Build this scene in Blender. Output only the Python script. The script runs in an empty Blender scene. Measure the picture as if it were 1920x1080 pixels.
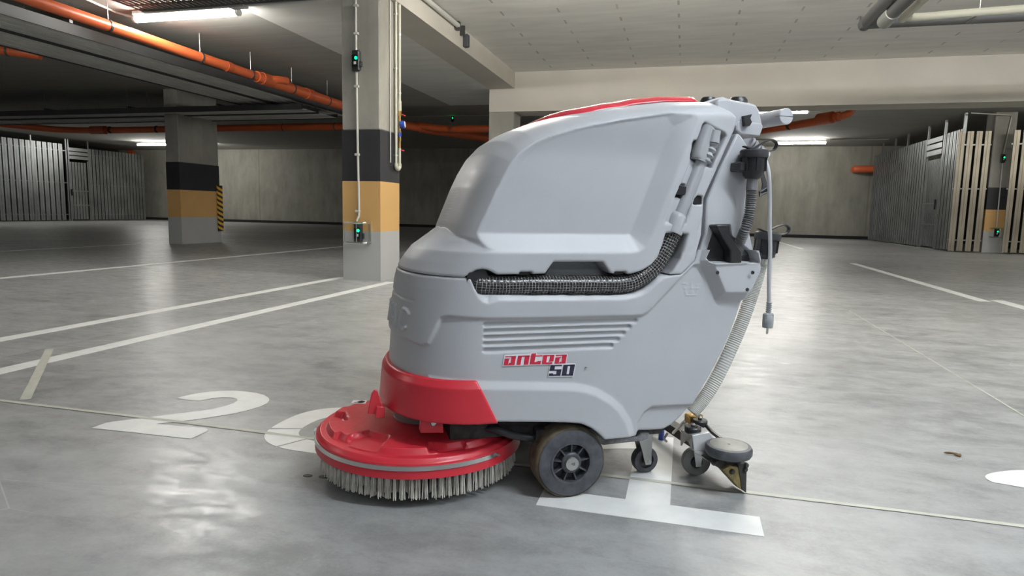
import bpy, math, random
import numpy as np
from mathutils import Vector, Matrix

random.seed(7)
C = bpy.context.scene.collection
SC = bpy.context.scene
PI = math.pi

# ------------------------------------------------------------------ camera, light, exposure
FPX, PITCH, ROLL, YAW, CAMH = 1207.2, 0.11846, 0.0206, 0.2588, 0.73


def cam_basis():
    f = np.array([0, math.cos(PITCH), -math.sin(PITCH)])
    u = np.array([0, math.sin(PITCH), math.cos(PITCH)])
    r = np.array([1.0, 0, 0])
    c, s = math.cos(ROLL), math.sin(ROLL)
    r2, u2 = c * r + s * u, -s * r + c * u
    cy, sy = math.cos(YAW), math.sin(YAW)
    Z = np.array([[cy, -sy, 0], [sy, cy, 0], [0, 0, 1]])
    return Z @ r2, Z @ u2, Z @ f


RI, UP, FW = cam_basis()
CAM = np.array([0, 0, CAMH])
cd = bpy.data.cameras.new('camera')
cam = bpy.data.objects.new('camera', cd)
C.objects.link(cam)
m4 = Matrix.Identity(4)
for i in range(3):
    m4[i][0] = RI[i]; m4[i][1] = UP[i]; m4[i][2] = -FW[i]; m4[i][3] = CAM[i]
cam.matrix_world = m4
cd.sensor_width = 36.0
cd.lens = 36.0 * FPX / 1920.0
cd.clip_start = 0.05
cd.clip_end = 100
SC.camera = cam
SC.view_settings.view_transform = 'Standard'
SC.view_settings.look = 'None'
SC.view_settings.gamma = 1.0
SC.view_settings.exposure = 0.22
SC.view_settings.use_curve_mapping = False
w = bpy.data.worlds.new('world'); SC.world = w
w.use_nodes = True
w.node_tree.nodes['Background'].inputs[0].default_value = (0.75, 0.85, 1.0, 1)
w.node_tree.nodes['Background'].inputs[1].default_value = 0.12
TUBE_E = 114.0     # emission strength of the ceiling tubes


# ------------------------------------------------------------------ back-projection: image pixels cast from the camera onto chosen planes -> metres
def ray(x, y):
    return (x - 960) * RI - (y - 540) * UP + FPX * FW


def onplane(x, y, p, n):
    d = ray(x, y); n = np.asarray(n, float)
    return CAM + d * (((np.asarray(p) - CAM) @ n) / (d @ n))


def onz(x, y, z=0.0): return onplane(x, y, (0, 0, z), (0, 0, 1))
def onx(x, y, v): return onplane(x, y, (v, 0, 0), (1, 0, 0))
def ony(x, y, v): return onplane(x, y, (0, v, 0), (0, 1, 0))


# ------------------------------------------------------------------ materials
def mat(name, color, rough=0.5, metal=0.0, noise=None, bump=None, coat=0.0, spec=None):
    """noise=(scale, amount) gives a procedural tone variation; bump=(scale, strength)."""
    m = bpy.data.materials.new(name); m.use_nodes = True
    nt = m.node_tree; b = nt.nodes['Principled BSDF']
    b.inputs['Base Color'].default_value = (*color, 1)
    b.inputs['Roughness'].default_value = rough
    b.inputs['Metallic'].default_value = metal
    if coat: b.inputs['Coat Weight'].default_value = coat
    if spec is not None: b.inputs['Specular IOR Level'].default_value = spec
    tc = nt.nodes.new('ShaderNodeTexCoord')
    if noise:
        n = nt.nodes.new('ShaderNodeTexNoise'); n.inputs['Scale'].default_value = noise[0]
        n.inputs['Detail'].default_value = 5
        nt.links.new(tc.outputs['Object'], n.inputs['Vector'])
        mx = nt.nodes.new('ShaderNodeMix'); mx.data_type = 'RGBA'
        a = noise[1]
        mx.inputs[6].default_value = (*[max(0, c * (1 - a)) for c in color], 1)
        mx.inputs[7].default_value = (*[min(1, c * (1 + a)) for c in color], 1)
        mr = nt.nodes.new('ShaderNodeMapRange'); mr.inputs[1].default_value = 0.3; mr.inputs[2].default_value = 0.7
        nt.links.new(n.outputs['Fac'], mr.inputs[0]); nt.links.new(mr.outputs[0], mx.inputs[0])
        nt.links.new(mx.outputs[2], b.inputs['Base Color'])
    if bump:
        n2 = nt.nodes.new('ShaderNodeTexNoise'); n2.inputs['Scale'].default_value = bump[0]
        n2.inputs['Detail'].default_value = 3
        nt.links.new(tc.outputs['Object'], n2.inputs['Vector'])
        bp = nt.nodes.new('ShaderNodeBump'); bp.inputs['Strength'].default_value = bump[1]
        bp.inputs['Distance'].default_value = 0.002
        nt.links.new(n2.outputs['Fac'], bp.inputs['Height']); nt.links.new(bp.outputs[0], b.inputs['Normal'])
    return m


def emis(name, color, strength):
    m = bpy.data.materials.new(name); m.use_nodes = True
    b = m.node_tree.nodes['Principled BSDF']
    b.inputs['Base Color'].default_value = (*color, 1)
    b.inputs['Emission Color'].default_value = (*color, 1)
    b.inputs['Emission Strength'].default_value = strength
    return m


class NT:
    """small helper to write node trees"""
    def __init__(s, m): s.t = m.node_tree
    def n(s, typ, ins=None, **kw):
        d = s.t.nodes.new(typ)
        for k, v in kw.items(): setattr(d, k, v)
        for k, v in (ins or {}).items():
            if isinstance(v, bpy.types.NodeSocket): s.t.links.new(v, d.inputs[k])
            else: d.inputs[k].default_value = v
        return d
    def math(s, op, a, b=0.0, c=None):
        ins = {0: a, 1: b}
        if c is not None: ins[2] = c
        return s.n('ShaderNodeMath', ins, operation=op).outputs[0]
    def mix(s, f, a, b):
        return s.n('ShaderNodeMix', {0: f, 6: a, 7: b}, data_type='RGBA').outputs[2]
    def noise(s, vec, scale, detail=4, rough=0.55, dist=0.0):
        return s.n('ShaderNodeTexNoise', {'Vector': vec, 'Scale': scale, 'Detail': detail, 'Roughness': rough, 'Distortion': dist}).outputs['Fac']
    def rng(s, v, a, b, c=0.0, d=1.0):
        return s.n('ShaderNodeMapRange', {0: v, 1: a, 2: b, 3: c, 4: d}).outputs[0]
    def mapping(s, vec, scale=(1, 1, 1), rot=(0, 0, 0)):
        return s.n('ShaderNodeMapping', {'Vector': vec, 'Scale': scale, 'Rotation': rot}).outputs[0]


def newmat(name):
    m = bpy.data.materials.new(name); m.use_nodes = True
    return m, NT(m), m.node_tree.nodes['Principled BSDF']


def floor_material():
    m, t, b = newmat('polished_concrete_floor')
    g = t.n('ShaderNodeNewGeometry').outputs['Position']
    big = t.noise(t.mapping(g, (0.5, 0.6, 1)), 1.1, 4, 0.55)
    # trowel clouds, stretched across the hall
    st = t.noise(t.mapping(g, (1.6, 3.4, 1), (0, 0, 0.25)), 1.7, 9, 0.68, 0.35)
    fine = t.noise(g, 11, 9, 0.72)
    grit = t.noise(g, 120, 3, 0.6)
    v = t.math('ADD', t.math('MULTIPLY', big, 0.32), t.math('MULTIPLY', st, 0.36))
    v = t.math('ADD', v, t.math('MULTIPLY', fine, 0.24))
    v = t.math('ADD', v, t.math('MULTIPLY', grit, 0.08))
    r = t.n('ShaderNodeValToRGB', {0: v})
    e = r.color_ramp.elements
    e[0].position = 0.425; e[0].color = (0.215, 0.217, 0.215, 1)
    e[1].position = 0.575; e[1].color = (0.362, 0.365, 0.362, 1)
    x = e.new(0.5); x.color = (0.301, 0.304, 0.301, 1)
    sc = t.noise(t.mapping(g, (2.0, 5.0, 1), (0, 0, -0.15)), 1.3, 8, 0.72, 0.5)
    scm = t.rng(sc, 0.55, 0.85)
    col = t.mix(t.math('MULTIPLY', scm, 0.22), r.outputs[0], (0.2, 0.202, 0.2, 1))
    spk = t.rng(t.noise(g, 38, 6, 0.75), 0.60, 0.72)
    col = t.mix(t.math('MULTIPLY', spk, 0.20), col, (0.15, 0.152, 0.15, 1))
    sp2 = t.rng(t.noise(t.mapping(g, (1, 2.2, 1), (0, 0, 0.5)), 24, 7, 0.78), 0.62, 0.72)
    col = t.mix(t.math('MULTIPLY', sp2, 0.22), col, (0.55, 0.55, 0.54, 1))
    # thin pale scratches
    w1 = t.n('ShaderNodeTexVoronoi', {'Vector': t.mapping(g, (0.45, 3.2, 1), (0, 0, 0.7)), 'Scale': 2.1}, feature='DISTANCE_TO_EDGE').outputs['Distance']
    scr = t.math('MULTIPLY', t.math('LESS_THAN', w1, 0.003), t.rng(t.noise(g, 1.4, 2), 0.55, 0.62))
    col = t.mix(t.math('MULTIPLY', scr, 0.4), col, (0.55, 0.55, 0.54, 1))
    t.t.links.new(col, b.inputs['Base Color'])
    rr = t.rng(t.noise(t.mapping(g, (1.0, 2.6, 1)), 5.5, 6, 0.65, 0.5), 0.33, 0.67, 0.31, 0.50)
    t.t.links.new(rr, b.inputs['Roughness'])
    bp = t.n('ShaderNodeBump', {'Strength': 0.06, 'Distance': 0.002, 'Height': t.noise(g, 7, 3, 0.5)})
    t.t.links.new(bp.outputs[0], b.inputs['Normal'])
    b.inputs['Specular IOR Level'].default_value = 0.5
    # patches of polish that still carry a shine
    pol = t.noise(t.mapping(g, (1, 1.8, 1)), 10, 8, 0.72, 0.3)
    t.t.links.new(t.rng(pol, 0.46, 0.66, 0.0, 0.42), b.inputs['Coat Weight'])
    b.inputs['Coat Roughness'].default_value = 0.2
    return m


def ceiling_material(dashes=True, col=(0.82, 0.80, 0.75)):
    m, t, b = newmat('painted_slab_' + ('dashed' if dashes else 'plain'))
    g = t.n('ShaderNodeNewGeometry').outputs['Position']
    sx = t.n('ShaderNodeSeparateXYZ', {0: g})
    n1 = t.noise(t.mapping(g, (0.6, 3, 1)), 2.0, 6, 0.6)
    c = t.mix(t.rng(n1, 0.3, 0.7), (*[k * 0.9 for k in col], 1), (*[k * 1.06 for k in col], 1))
    # board lines of the formwork, crossing the hall
    fy = t.math('FRACT', t.math('MULTIPLY', sx.outputs[1], 2.1))
    ln = t.math('MULTIPLY', t.math('LESS_THAN', fy, 0.03), 0.16)
    c = t.mix(ln, c, (0.75, 0.74, 0.70, 1))
    if dashes:
        fx = t.math('ABSOLUTE', t.math('SUBTRACT', t.math('FRACT', t.math('MULTIPLY', t.math('ADD', sx.outputs[0], 0.19 + 0.34), 1 / 0.68)), 0.5))
        dx = t.math('LESS_THAN', fx, 0.018)
        dy = t.math('LESS_THAN', t.math('FRACT', t.math('MULTIPLY', sx.outputs[1], 2.1)), 0.33)
        dm = t.math('MULTIPLY', t.math('MULTIPLY', dx, dy), t.rng(t.noise(g, 1.7, 2), 0.3, 0.55, 0.2, 0.5))
        c = t.mix(dm, c, (0.2, 0.19, 0.18, 1))
    t.t.links.new(c, b.inputs['Base Color']); b.inputs['Roughness'].default_value = 0.85
    return m


def raw_concrete(name, base=(0.27, 0.26, 0.235), amt=0.25, panels=False):
    m, t, b = newmat(name)
    g = t.n('ShaderNodeNewGeometry').outputs['Position']
    a = t.noise(t.mapping(g, (1.5, 1.5, 0.8)), 1.3, 7, 0.62, 0.4)
    s = t.noise(t.mapping(g, (3, 3, 0.5)), 1.5, 4, 0.6)
    v = t.math('ADD', t.math('MULTIPLY', a, 0.6), t.math('MULTIPLY', s, 0.4))
    c = t.mix(t.rng(v, 0.36, 0.64), (*[k * (1 - amt) for k in base], 1), (*[k * (1 + amt) for k in base], 1))
    sp = t.rng(t.noise(g, 4.0, 5, 0.7), 0.66, 0.72)
    c = t.mix(t.math('MULTIPLY', sp, 0.3), c, (*[k * 0.5 for k in base], 1))
    if panels:
        sx = t.n('ShaderNodeSeparateXYZ', {0: g})
        f = t.math('FRACT', t.math('MULTIPLY', t.math('ADD', sx.outputs[0], 3.7), 1 / 4.9))
        c = t.mix(t.math('MULTIPLY', t.math('LESS_THAN', f, 0.012), 0.5), c, (*[k * 0.55 for k in base], 1))
    t.t.links.new(c, b.inputs['Base Color']); b.inputs['Roughness'].default_value = 0.8
    bp = t.n('ShaderNodeBump', {'Strength': 0.3, 'Distance': 0.01, 'Height': a})
    t.t.links.new(bp.outputs[0], b.inputs['Normal'])
    return m


def galvanised(name, base=(0.42, 0.43, 0.42), rough=0.38):
    m, t, b = newmat(name)
    g = t.n('ShaderNodeNewGeometry').outputs['Position']
    a = t.noise(g, 1.5, 3, 0.5)
    c = t.mix(t.rng(a, 0.35, 0.65), (*[k * 0.8 for k in base], 1), (*[k * 1.12 for k in base], 1))
    t.t.links.new(c, b.inputs['Base Color']); b.inputs['Metallic'].default_value = 0.75
    b.inputs['Roughness'].default_value = rough
    return m


M = {}
M['floor'] = floor_material()
M['ceil'] = ceiling_material(True)
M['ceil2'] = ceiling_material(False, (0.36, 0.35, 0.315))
M['beam'] = mat('painted_beam', (0.56, 0.525, 0.46), 0.85, noise=(1.3, 0.07))
M['soffit'] = ceiling_material(False, (0.70, 0.69, 0.65))
M['wall'] = raw_concrete('raw_concrete_wall', (0.25, 0.24, 0.205), 0.2, panels=True)
M['concrete'] = raw_concrete('raw_concrete_column', (0.30, 0.285, 0.25), 0.22)
M['bandblack'] = mat('black_band_paint', (0.022, 0.022, 0.026), 0.6, noise=(3, 0.15))
M['bandyellow'] = mat('ochre_band_paint', (0.62, 0.37, 0.135), 0.65, noise=(2, 0.05))
M['bandgrey'] = mat('grey_band_paint', (0.43, 0.43, 0.42), 0.7, noise=(2, 0.05))
M['white'] = mat('white_line_paint', (0.72, 0.72, 0.70), 0.5, noise=(14, 0.06))
M['joint'] = mat('joint_filler', (0.46, 0.46, 0.40), 0.6, noise=(9, 0.12))
M['stain'] = mat('dark_stain', (0.035, 0.04, 0.04), 0.35, noise=(20, 0.3))
M['orange'] = mat('orange_drain_pipe', (0.58, 0.115, 0.035), 0.38, noise=(2, 0.06))
M['orangejoint'] = mat('orange_pipe_socket', (0.48, 0.095, 0.03), 0.45)
M['steel'] = mat('bright_steel', (0.62, 0.62, 0.60), 0.28, 1.0)
M['darksteel'] = mat('dark_clamp_steel', (0.10, 0.10, 0.10), 0.4, 0.7)
M['tray'] = mat('zinc_tray', (0.60, 0.60, 0.57), 0.5, .2, noise=(2.5, .12))
M['rail'] = mat('dark_zinc_rail', (0.045, 0.045, 0.044), 0.6, 0, noise=(3, .15))
M['slat'] = galvanised('zinc_slat', (0.27, 0.28, 0.28), 0.42)
M['slatlit'] = galvanised('zinc_slat_warm_lit', (0.34, 0.305, 0.24), 0.5)  # same zinc slat, with warm reflected light put into its colour
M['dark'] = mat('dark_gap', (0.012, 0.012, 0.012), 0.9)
M['cableplastic'] = mat('light_conduit_plastic', (0.55, 0.54, 0.49), 0.5)
M['ppr'] = mat('cream_water_pipe', (0.50, 0.485, 0.39), 0.45)
M['pvcgrey'] = mat('grey_drain_pipe', (0.10, 0.10, 0.10), 0.42)
M['blackbox'] = mat('black_detector_plastic', (0.02, 0.022, 0.025), 0.35)
M['greenled'] = emis('green_indicator', (0.0, 0.85, 0.10), 12.0)
M['labelwhite'] = mat('white_label', (0.7, 0.7, 0.7), 0.5)
M['redvalve'] = mat('red_valve_lever', (0.6, 0.03, 0.03), 0.4)
M['blue'] = mat('blue_plastic', (0.03, 0.07, 0.35), 0.35)
M['brass'] = mat('brass', (0.55, 0.36, 0.13), 0.3, 0.9)
M['hazyellow'] = mat('hazard_yellow', (0.75, 0.42, 0.03), 0.5)
M['tube'] = emis('lamp_tube_glow', (1.0, 0.985, 0.93), TUBE_E)
M['lamphousing'] = mat('white_lamp_housing', (0.6, 0.6, 0.58), 0.4)
M['plaintrunk'] = mat('dark_service_box', (0.06, 0.065, 0.08), 0.5)


# ------------------------------------------------------------------ mesh helpers
def finish(me, material, smooth=35):
    mats = material if isinstance(material, (list, tuple)) else [material]
    for k in mats: me.materials.append(k)
    if smooth:
        me.shade_smooth()
        me.set_sharp_from_angle(angle=math.radians(smooth))
    me.update()


class MB:
    def __init__(s): s.v = []; s.f = []; s.m = []; s.mi = 0; s.uv = {}
    def add(s, vs, fs):
        o = len(s.v); s.v += [tuple(float(c) for c in p) for p in vs]
        s.f += [tuple(i + o for i in f) for f in fs]; s.m += [s.mi] * len(fs)
        return s
    def box(s, x0, x1, y0, y1, z0, z1, M4=None, ch=0.0):
        """box, with optional chamfered edges"""
        lo = np.array([min(x0, x1), min(y0, y1), min(z0, z1)]); hi = np.array([max(x0, x1), max(y0, y1), max(z0, z1)])
        if ch <= 0:
            vs = [(x, y, z) for x in (lo[0], hi[0]) for y in (lo[1], hi[1]) for z in (lo[2], hi[2])]
            fs = [(0, 1, 3, 2), (4, 6, 7, 5), (0, 4, 5, 1), (2, 3, 7, 6), (0, 2, 6, 4), (1, 5, 7, 3)]
        else:
            ch = min(ch, 0.45 * float((hi - lo).min()))
            vs = []; idx = {}
            for i in (0, 1):
                for j in (0, 1):
                    for k in (0, 1):
                        for a in range(3):
                            p = [(lo, hi)[(i, j, k)[b]][b] + (0 if b == a else (ch if (i, j, k)[b] == 0 else -ch)) for b in range(3)]
                            idx[(i, j, k, a)] = len(vs); vs.append(p)
            fs = []
            for a in range(3):
                b, c = [q for q in range(3) if q != a]
                for e in (0, 1):
                    q = []
                    for (u, v_) in ((0, 0), (1, 0), (1, 1), (0, 1)):
                        t = [0, 0, 0]; t[a] = e; t[b] = u; t[c] = v_
                        q.append(idx[(*t, a)])
                    fs.append(tuple(q))
                # edges along axis a
                for (u, v_) in ((0, 0), (0, 1), (1, 0), (1, 1)):
                    t0 = [0, 0, 0]; t0[b] = u; t0[c] = v_; t1 = list(t0); t1[a] = 1
                    fs.append((idx[(*t0, b)], idx[(*t1, b)], idx[(*t1, c)], idx[(*t0, c)]))
            for i in (0, 1):
                for j in (0, 1):
                    for k in (0, 1):
                        fs.append(tuple(idx[(i, j, k, a)] for a in range(3)))
        if M4 is not None: vs = [tuple(M4 @ Vector(p)) for p in vs]
        return s.add(vs, fs)
    def tube(s, pts, r, n=12, caps=True, uvscale=None):
        P = [Vector(p) for p in pts]
        R = r if hasattr(r, '__len__') else [r] * len(P)
        T = []
        for i in range(len(P)):
            a = P[max(i - 1, 0)]; b = P[min(i + 1, len(P) - 1)]
            T.append((b - a).normalized())
        up = Vector((0, 0, 1)) if abs(T[0].z) < 0.9 else Vector((0, 1, 0))
        N = (up - T[0] * up.dot(T[0])).normalized()
        vs = []; L = 0; base = len(s.v)
        for i in range(len(P)):
            if i:
                q = T[i - 1].rotation_difference(T[i]); N = (q @ N); N = (N - T[i] * N.dot(T[i])).normalized()
                L += (P[i] - P[i - 1]).length
            B = T[i].cross(N)
            for k in range(n):
                a = 2 * PI * k / n
                vs.append(P[i] + (N * math.cos(a) + B * math.sin(a)) * R[i])
        fs = [(i * n + k, i * n + (k + 1) % n, (i + 1) * n + (k + 1) % n, (i + 1) * n + k) for i in range(len(P) - 1) for k in range(n)]
        if caps: fs += [tuple(range(n))[::-1], tuple((len(P) - 1) * n + k for k in range(n))]
        return s.add(vs, fs)
    def lathe(s, prof, n=32, M4=None, a0=0, a1=2 * PI, caps=True):
        """prof: list of (radius, height) about local Z"""
        full = abs(a1 - a0 - 2 * PI) < 1e-6
        cnt = n if full else n + 1
        vs = []
        for (r, h) in prof:
            for k in range(cnt):
                a = a0 + (a1 - a0) * k / n
                vs.append(Vector((r * math.cos(a), r * math.sin(a), h)))
        if M4 is not None: vs = [M4 @ p for p in vs]
        fs = []
        for i in range(len(prof) - 1):
            for k in range(n):
                k2 = (k + 1) % cnt if full else k + 1
                fs.append((i * cnt + k, i * cnt + k2, (i + 1) * cnt + k2, (i + 1) * cnt + k))
        if full and caps:
            if prof[0][0] > 1e-6: fs.append(tuple(range(cnt))[::-1])
            if prof[-1][0] > 1e-6: fs.append(tuple((len(prof) - 1) * cnt + k for k in range(cnt)))
        return s.add(vs, fs)
    def prism(s, poly, vec):
        """poly: 3D points of a planar outline; extruded by vec"""
        n = len(poly); v = np.asarray(vec)
        vs = [np.asarray(p) for p in poly] + [np.asarray(p) + v for p in poly]
        fs = [tuple(range(n)), tuple(range(2 * n - 1, n - 1, -1))] + [(i, i + n, (i + 1) % n + n, (i + 1) % n) for i in range(n)]
        return s.add(vs, fs)
    def build(s, name, material, parent=None, smooth=35, bevel=0.0):
        me = bpy.data.meshes.new(name); me.from_pydata(s.v, [], s.f)
        me.validate()
        finish(me, material, smooth)
        if isinstance(material, (list, tuple)) and len(s.m) == len(me.polygons):
            me.polygons.foreach_set('material_index', s.m)
        import bmesh
        bm = bmesh.new(); bm.from_mesh(me)
        bmesh.ops.recalc_face_normals(bm, faces=bm.faces)
        bm.to_mesh(me); bm.free()
        if smooth:
            me.set_sharp_from_angle(angle=math.radians(smooth))
        o = bpy.data.objects.new(name, me); C.objects.link(o)
        if parent: o.parent = parent
        if bevel:
            bv = o.modifiers.new('bevel', 'BEVEL'); bv.width = bevel; bv.segments = 2
            bv.limit_method = 'ANGLE'; bv.angle_limit = math.radians(40)
            bv.harden_normals = False
        return o


def tag(o, label=None, cat=None, group=None, kind=None):
    if label: o['label'] = label
    if cat: o['category'] = cat
    if group: o['group'] = group
    if kind: o['kind'] = kind
    return o


def empty(name, loc=(0, 0, 0), rz=0, **kw):
    o = bpy.data.objects.new(name, None); C.objects.link(o)
    o.location = loc; o.rotation_euler = (0, 0, rz); o.empty_display_size = 0.1
    return tag(o, **kw)


def bez(pts, n=8):
    """Catmull-Rom through pts"""
    P = [np.asarray(p, float) for p in pts]; P = [2 * P[0] - P[1]] + P + [2 * P[-1] - P[-2]]
    out = []
    for i in range(1, len(P) - 2):
        for k in range(n):
            t = k / n
            out.append(0.5 * ((2 * P[i]) + (-P[i - 1] + P[i + 1]) * t + (2 * P[i - 1] - 5 * P[i] + 4 * P[i + 1] - P[i + 2]) * t * t + (-P[i - 1] + 3 * P[i] - 3 * P[i + 1] + P[i + 2]) * t ** 3))
    out.append(P[-2]); return out


def copy_tree(o, parent=None):
    c = o.copy(); C.objects.link(c)
    if parent: c.parent = parent
    for ch in list(o.children): copy_tree(ch, c)
    return c


def rotm(axis_from_z, loc=(0, 0, 0)):
    """matrix taking local +Z onto the given direction"""
    q = Vector((0, 0, 1)).rotation_difference(Vector(axis_from_z).normalized())
    return Matrix.Translation(Vector(loc)) @ q.to_matrix().to_4x4()


def slab(name, x0, x1, y0, y1, z0, z1, m, kind='structure'):
    return tag(MB().box(x0, x1, y0, y1, z0, z1).build(name, m, smooth=0), kind=kind)


# ------------------------------------------------------------------ the hall
XL, XR, YB, YF = -27.0, 10.0, 25.1, -7.0
slab('floor', XL, XR, YF, YB + 0.3, -0.2, 0, M['floor'])
slab('wall_back', XL, XR, YB, YB + 0.3, 0, 3.22, M['wall'])
slab('wall_left', XL - 0.3, XL, YF, YB + 0.3, 0, 3.22, M['wall'])
slab('wall_right', XR, XR + 0.3, YF, YB + 0.3, 0, 3.22, M['wall'])
slab('ceiling', XL, XR, YF, YB + 0.3, 3.22, 3.45, M['ceil2'])
slab('ceiling_left', XL, -4.63, YF, 12.4, 2.8, 3.22, M['ceil2'])
slab('ceiling_slab', -2.9, XR, YF, 10.87, 3.07, 3.22, M['ceil'])
slab('soffit_band', -4.63, -3.35, YF, 12.4, 2.8, 3.22, M['soffit'])
slab('beam_lengthwise', -3.35, -2.9, YF, 10.87, 2.8, 3.22, M['beam'])
slab('beam_crosswise', -3.35, XR, 10.87, 11.42, 2.42, 3.22, M['beam'])
slab('baseboard_back', XL, XR, YB - 0.03, YB, 0, 0.11, M['dark'])


def column(x0, x1, y0, y1, ztop, label, bands=True, hidden_group=None):
    c = empty('concrete_column', ((x0 + x1) / 2, (y0 + y1) / 2, 0), label=label, cat='column')
    ox, oy = (x0 + x1) / 2, (y0 + y1) / 2
    a, b = (x1 - x0) / 2, (y1 - y0) / 2
    z0 = 1.5 if bands else 0
    MB().box(-a, a, -b, b, z0, ztop, ch=0.012).build('shaft', M['concrete'], c)
    if bands:
        for nm, m_, lo, hi in (('grey_band', 'bandgrey', 0, .5), ('ochre_band', 'bandyellow', .5, 1.0), ('black_band', 'bandblack', 1.0, 1.5)):
            bb = MB().box(-a - .002, a + .002, -b - .002, b + .002, lo, hi).build(nm, M[m_], c, smooth=0)
    return c


column(-3.36, -2.945, 5.92, 6.36, 2.8, 'near grey concrete column with black and ochre painted bands and water pipes on one side')
column(-9.26, -8.97, 9.96, 11.0, 3.22, 'wide concrete column farther left with black and ochre bands and a striped corner guard')
column(-3.35, -2.9, 10.86, 11.3, 2.42, 'pale concrete column under the painted crosswise beam behind the scrubber', bands=False)
column(6.78, 7.22, 17.5, 17.95, 3.22, 'far right concrete column with black and ochre bands between slatted panels')

# striped guard on the left column
g = empty('corner_guard', (-8.955, 10.93, 0), label='black and yellow striped corner guard on the wide left column', cat='guard')
n = 9
strip = MB()
strip.box(0, 0.03, -0.03, 0.10, 0.22, 1.12)
strip.build('rubber_strip', M['bandblack'], g, smooth=0)
for k in range(n):
    z = 0.27 + k * 0.097
    MB().prism([(0.0305, -0.031, z), (0.0305, 0.101, z - 0.05), (0.0305, 0.101, z), (0.0305, -0.031, z + 0.05)], (0.001, 0, 0)).add(
        [(0.0305, -0.0315, z), (0.0305, -0.0315, z + 0.05), (-0.001, -0.0315, z + 0.075), (-0.001, -0.0315, z + 0.025)], [(0, 1, 2, 3)]).build('yellow_stripe', M['hazyellow'], g, smooth=0)


# ------------------------------------------------------------------ floor markings
def floor_poly(name, pts, z, m, **kw):
    """pts: floor outline in metres (x, y)"""
    from mathutils.geometry import tessellate_polygon
    P = [Vector((x, y, z)) for x, y in pts]
    mb = MB(); mb.add(P, [tuple(t) for t in tessellate_polygon([P])])
    return tag(mb.build(name, m, smooth=0), **kw)


def fp(x, y): p = onz(x, y); return (p[0], p[1])


tag(MB().box(-2.87, -2.77, YF + .5, 5.9, 0, .0012).box(-2.87, -2.77, 6.4, 6.9, 0, .0012).build('parking_line', M['white'], smooth=0),
    'long white parking line ending at the near corner of the near column', 'marking')
tag(MB().box(-3.52, -3.42, YF + .5, 6.1, 0, .0012).build('parking_line', M['white'], smooth=0),
    'second white parking line, running to the left side of the near column', 'marking')
tag(MB().box(-6.31, -6.19, YF + .5, 12.0, 0, .0012).build('parking_line', M['white'], smooth=0),
    'third white parking line, beyond the near column line on the left', 'marking')
tag(MB().box(-9.65, -9.54, 0, 9.9, 0, .0012).build('parking_line', M['white'], smooth=0),
    'far left faint white parking line by the wide column', 'marking')
tag(MB().box(2.63, 2.74, 6.75, 11.6, 0, .0012).build('parking_line', M['white'], smooth=0),
    'white parking line right of the scrubber, the farther stretch', 'marking')
tag(MB().box(2.78, 2.9, 1.5, 6.9, 0, .0012).build('parking_line', M['white'], smooth=0),
    'white parking line at the right edge of the photo, nearer stretch', 'marking')
tag(MB().box(2.62, 2.72, 16.2, 21.5, 0, .0012).build('parking_line', M['white'], smooth=0),
    'short far white line just right of the hanging power plug', 'marking')
tag(MB().box(6.0, 6.1, 18.2, 22.0, 0, .0012).build('parking_line', M['white'], smooth=0),
    'far white line at the foot of the right slatted partition', 'marking')

TW = [(715, 112), (760, 100), (830, 84), (900, 71), (975, 62), (1050, 56), (1150, 54), (1250, 60), (1340, 72), (1400, 88), (1436, 112), (1440, 130),
      (1425, 150), (1370, 178), (1280, 205), (1180, 230), (1050, 252), (900, 275), (720, 296), (550, 315), (600, 318), (760, 332), (900, 344), (945, 350),
      (965, 360), (945, 376), (905, 395), (825, 432), (450, 390), (50, 347), (120, 320), (160, 307), (210, 297), (350, 280), (550, 255), (750, 230),
      (900, 212), (1000, 197), (1100, 172), (1165, 150), (1192, 130), (1185, 118), (1150, 109), (1080, 106), (1000, 112), (950, 122), (900, 132), (850, 132), (790, 124)]
floor_poly('painted_digit', [fp(x / 4.174 + 160, y / 4.174 + 720) for x, y in TW], .0012, M['white'],
           label='large white painted digit 2 on the floor left of the brush', cat='marking')
# zero: stencil ring, half hidden under the brush
zc = (-1.06, 1.86)
ring = MB()
def ringpt(a, rx, ry, n_=2.6):
    c, s = math.cos(a), math.sin(a)
    return (zc[0] + rx * math.copysign(abs(c) ** (2 / n_), c), zc[1] + ry * math.copysign(abs(s) ** (2 / n_), s))
for a0, a1 in ((math.radians(196), math.radians(247)), (math.radians(249.5), math.radians(352)), (math.radians(-6), math.radians(193))):
    K = 30; o_ = [ringpt(a0 + (a1 - a0) * k / K, .235, .22) for k in range(K + 1)]
    i_ = [ringpt(a0 + (a1 - a0) * k / K, .135, .13) for k in range(K + 1)]
    for k in range(K):
        ring.prism([(*o_[k], 0), (*o_[k + 1], 0), (*i_[k + 1], 0), (*i_[k], 0)], (0, 0, .0012))
tag(ring.build('painted_digit', M['white'], smooth=0), 'white painted digit 0 partly hidden by the red brush deck', 'marking')
one = MB()
one.box(-.325, .2125, 1.506, 1.606, 0, .0012)
one.box(-.112, .0, 1.606, 2.12, 0, .0012)
one.prism([(-.112, 2.12, 0), (-.112, 1.98, 0), (-.25, 1.93, 0), (-.25, 2.03, 0)], (0, 0, .0012))
tag(one.build('painted_digit', M['white'], smooth=0), 'white painted digit 1 with a wide foot, under the drive wheel and rear casters', 'marking')
four = [(0.872, 2.03), (0.868, 2.06), (0.885, 2.09), (0.93, 2.125), (1.006, 2.161), (1.15, 2.19), (1.27, 2.16), (1.33, 2.08), (1.25, 2.0), (1.1, 1.98), (0.942, 2.013)]
four = [(p[0], p[1]) for p in bez([(x, y, 0) for x, y in four], 5)]
floor_poly('painted_digit', four, .0012, M['white'], label='rounded end of a white painted digit cut off at the right edge', cat='marking')

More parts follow.
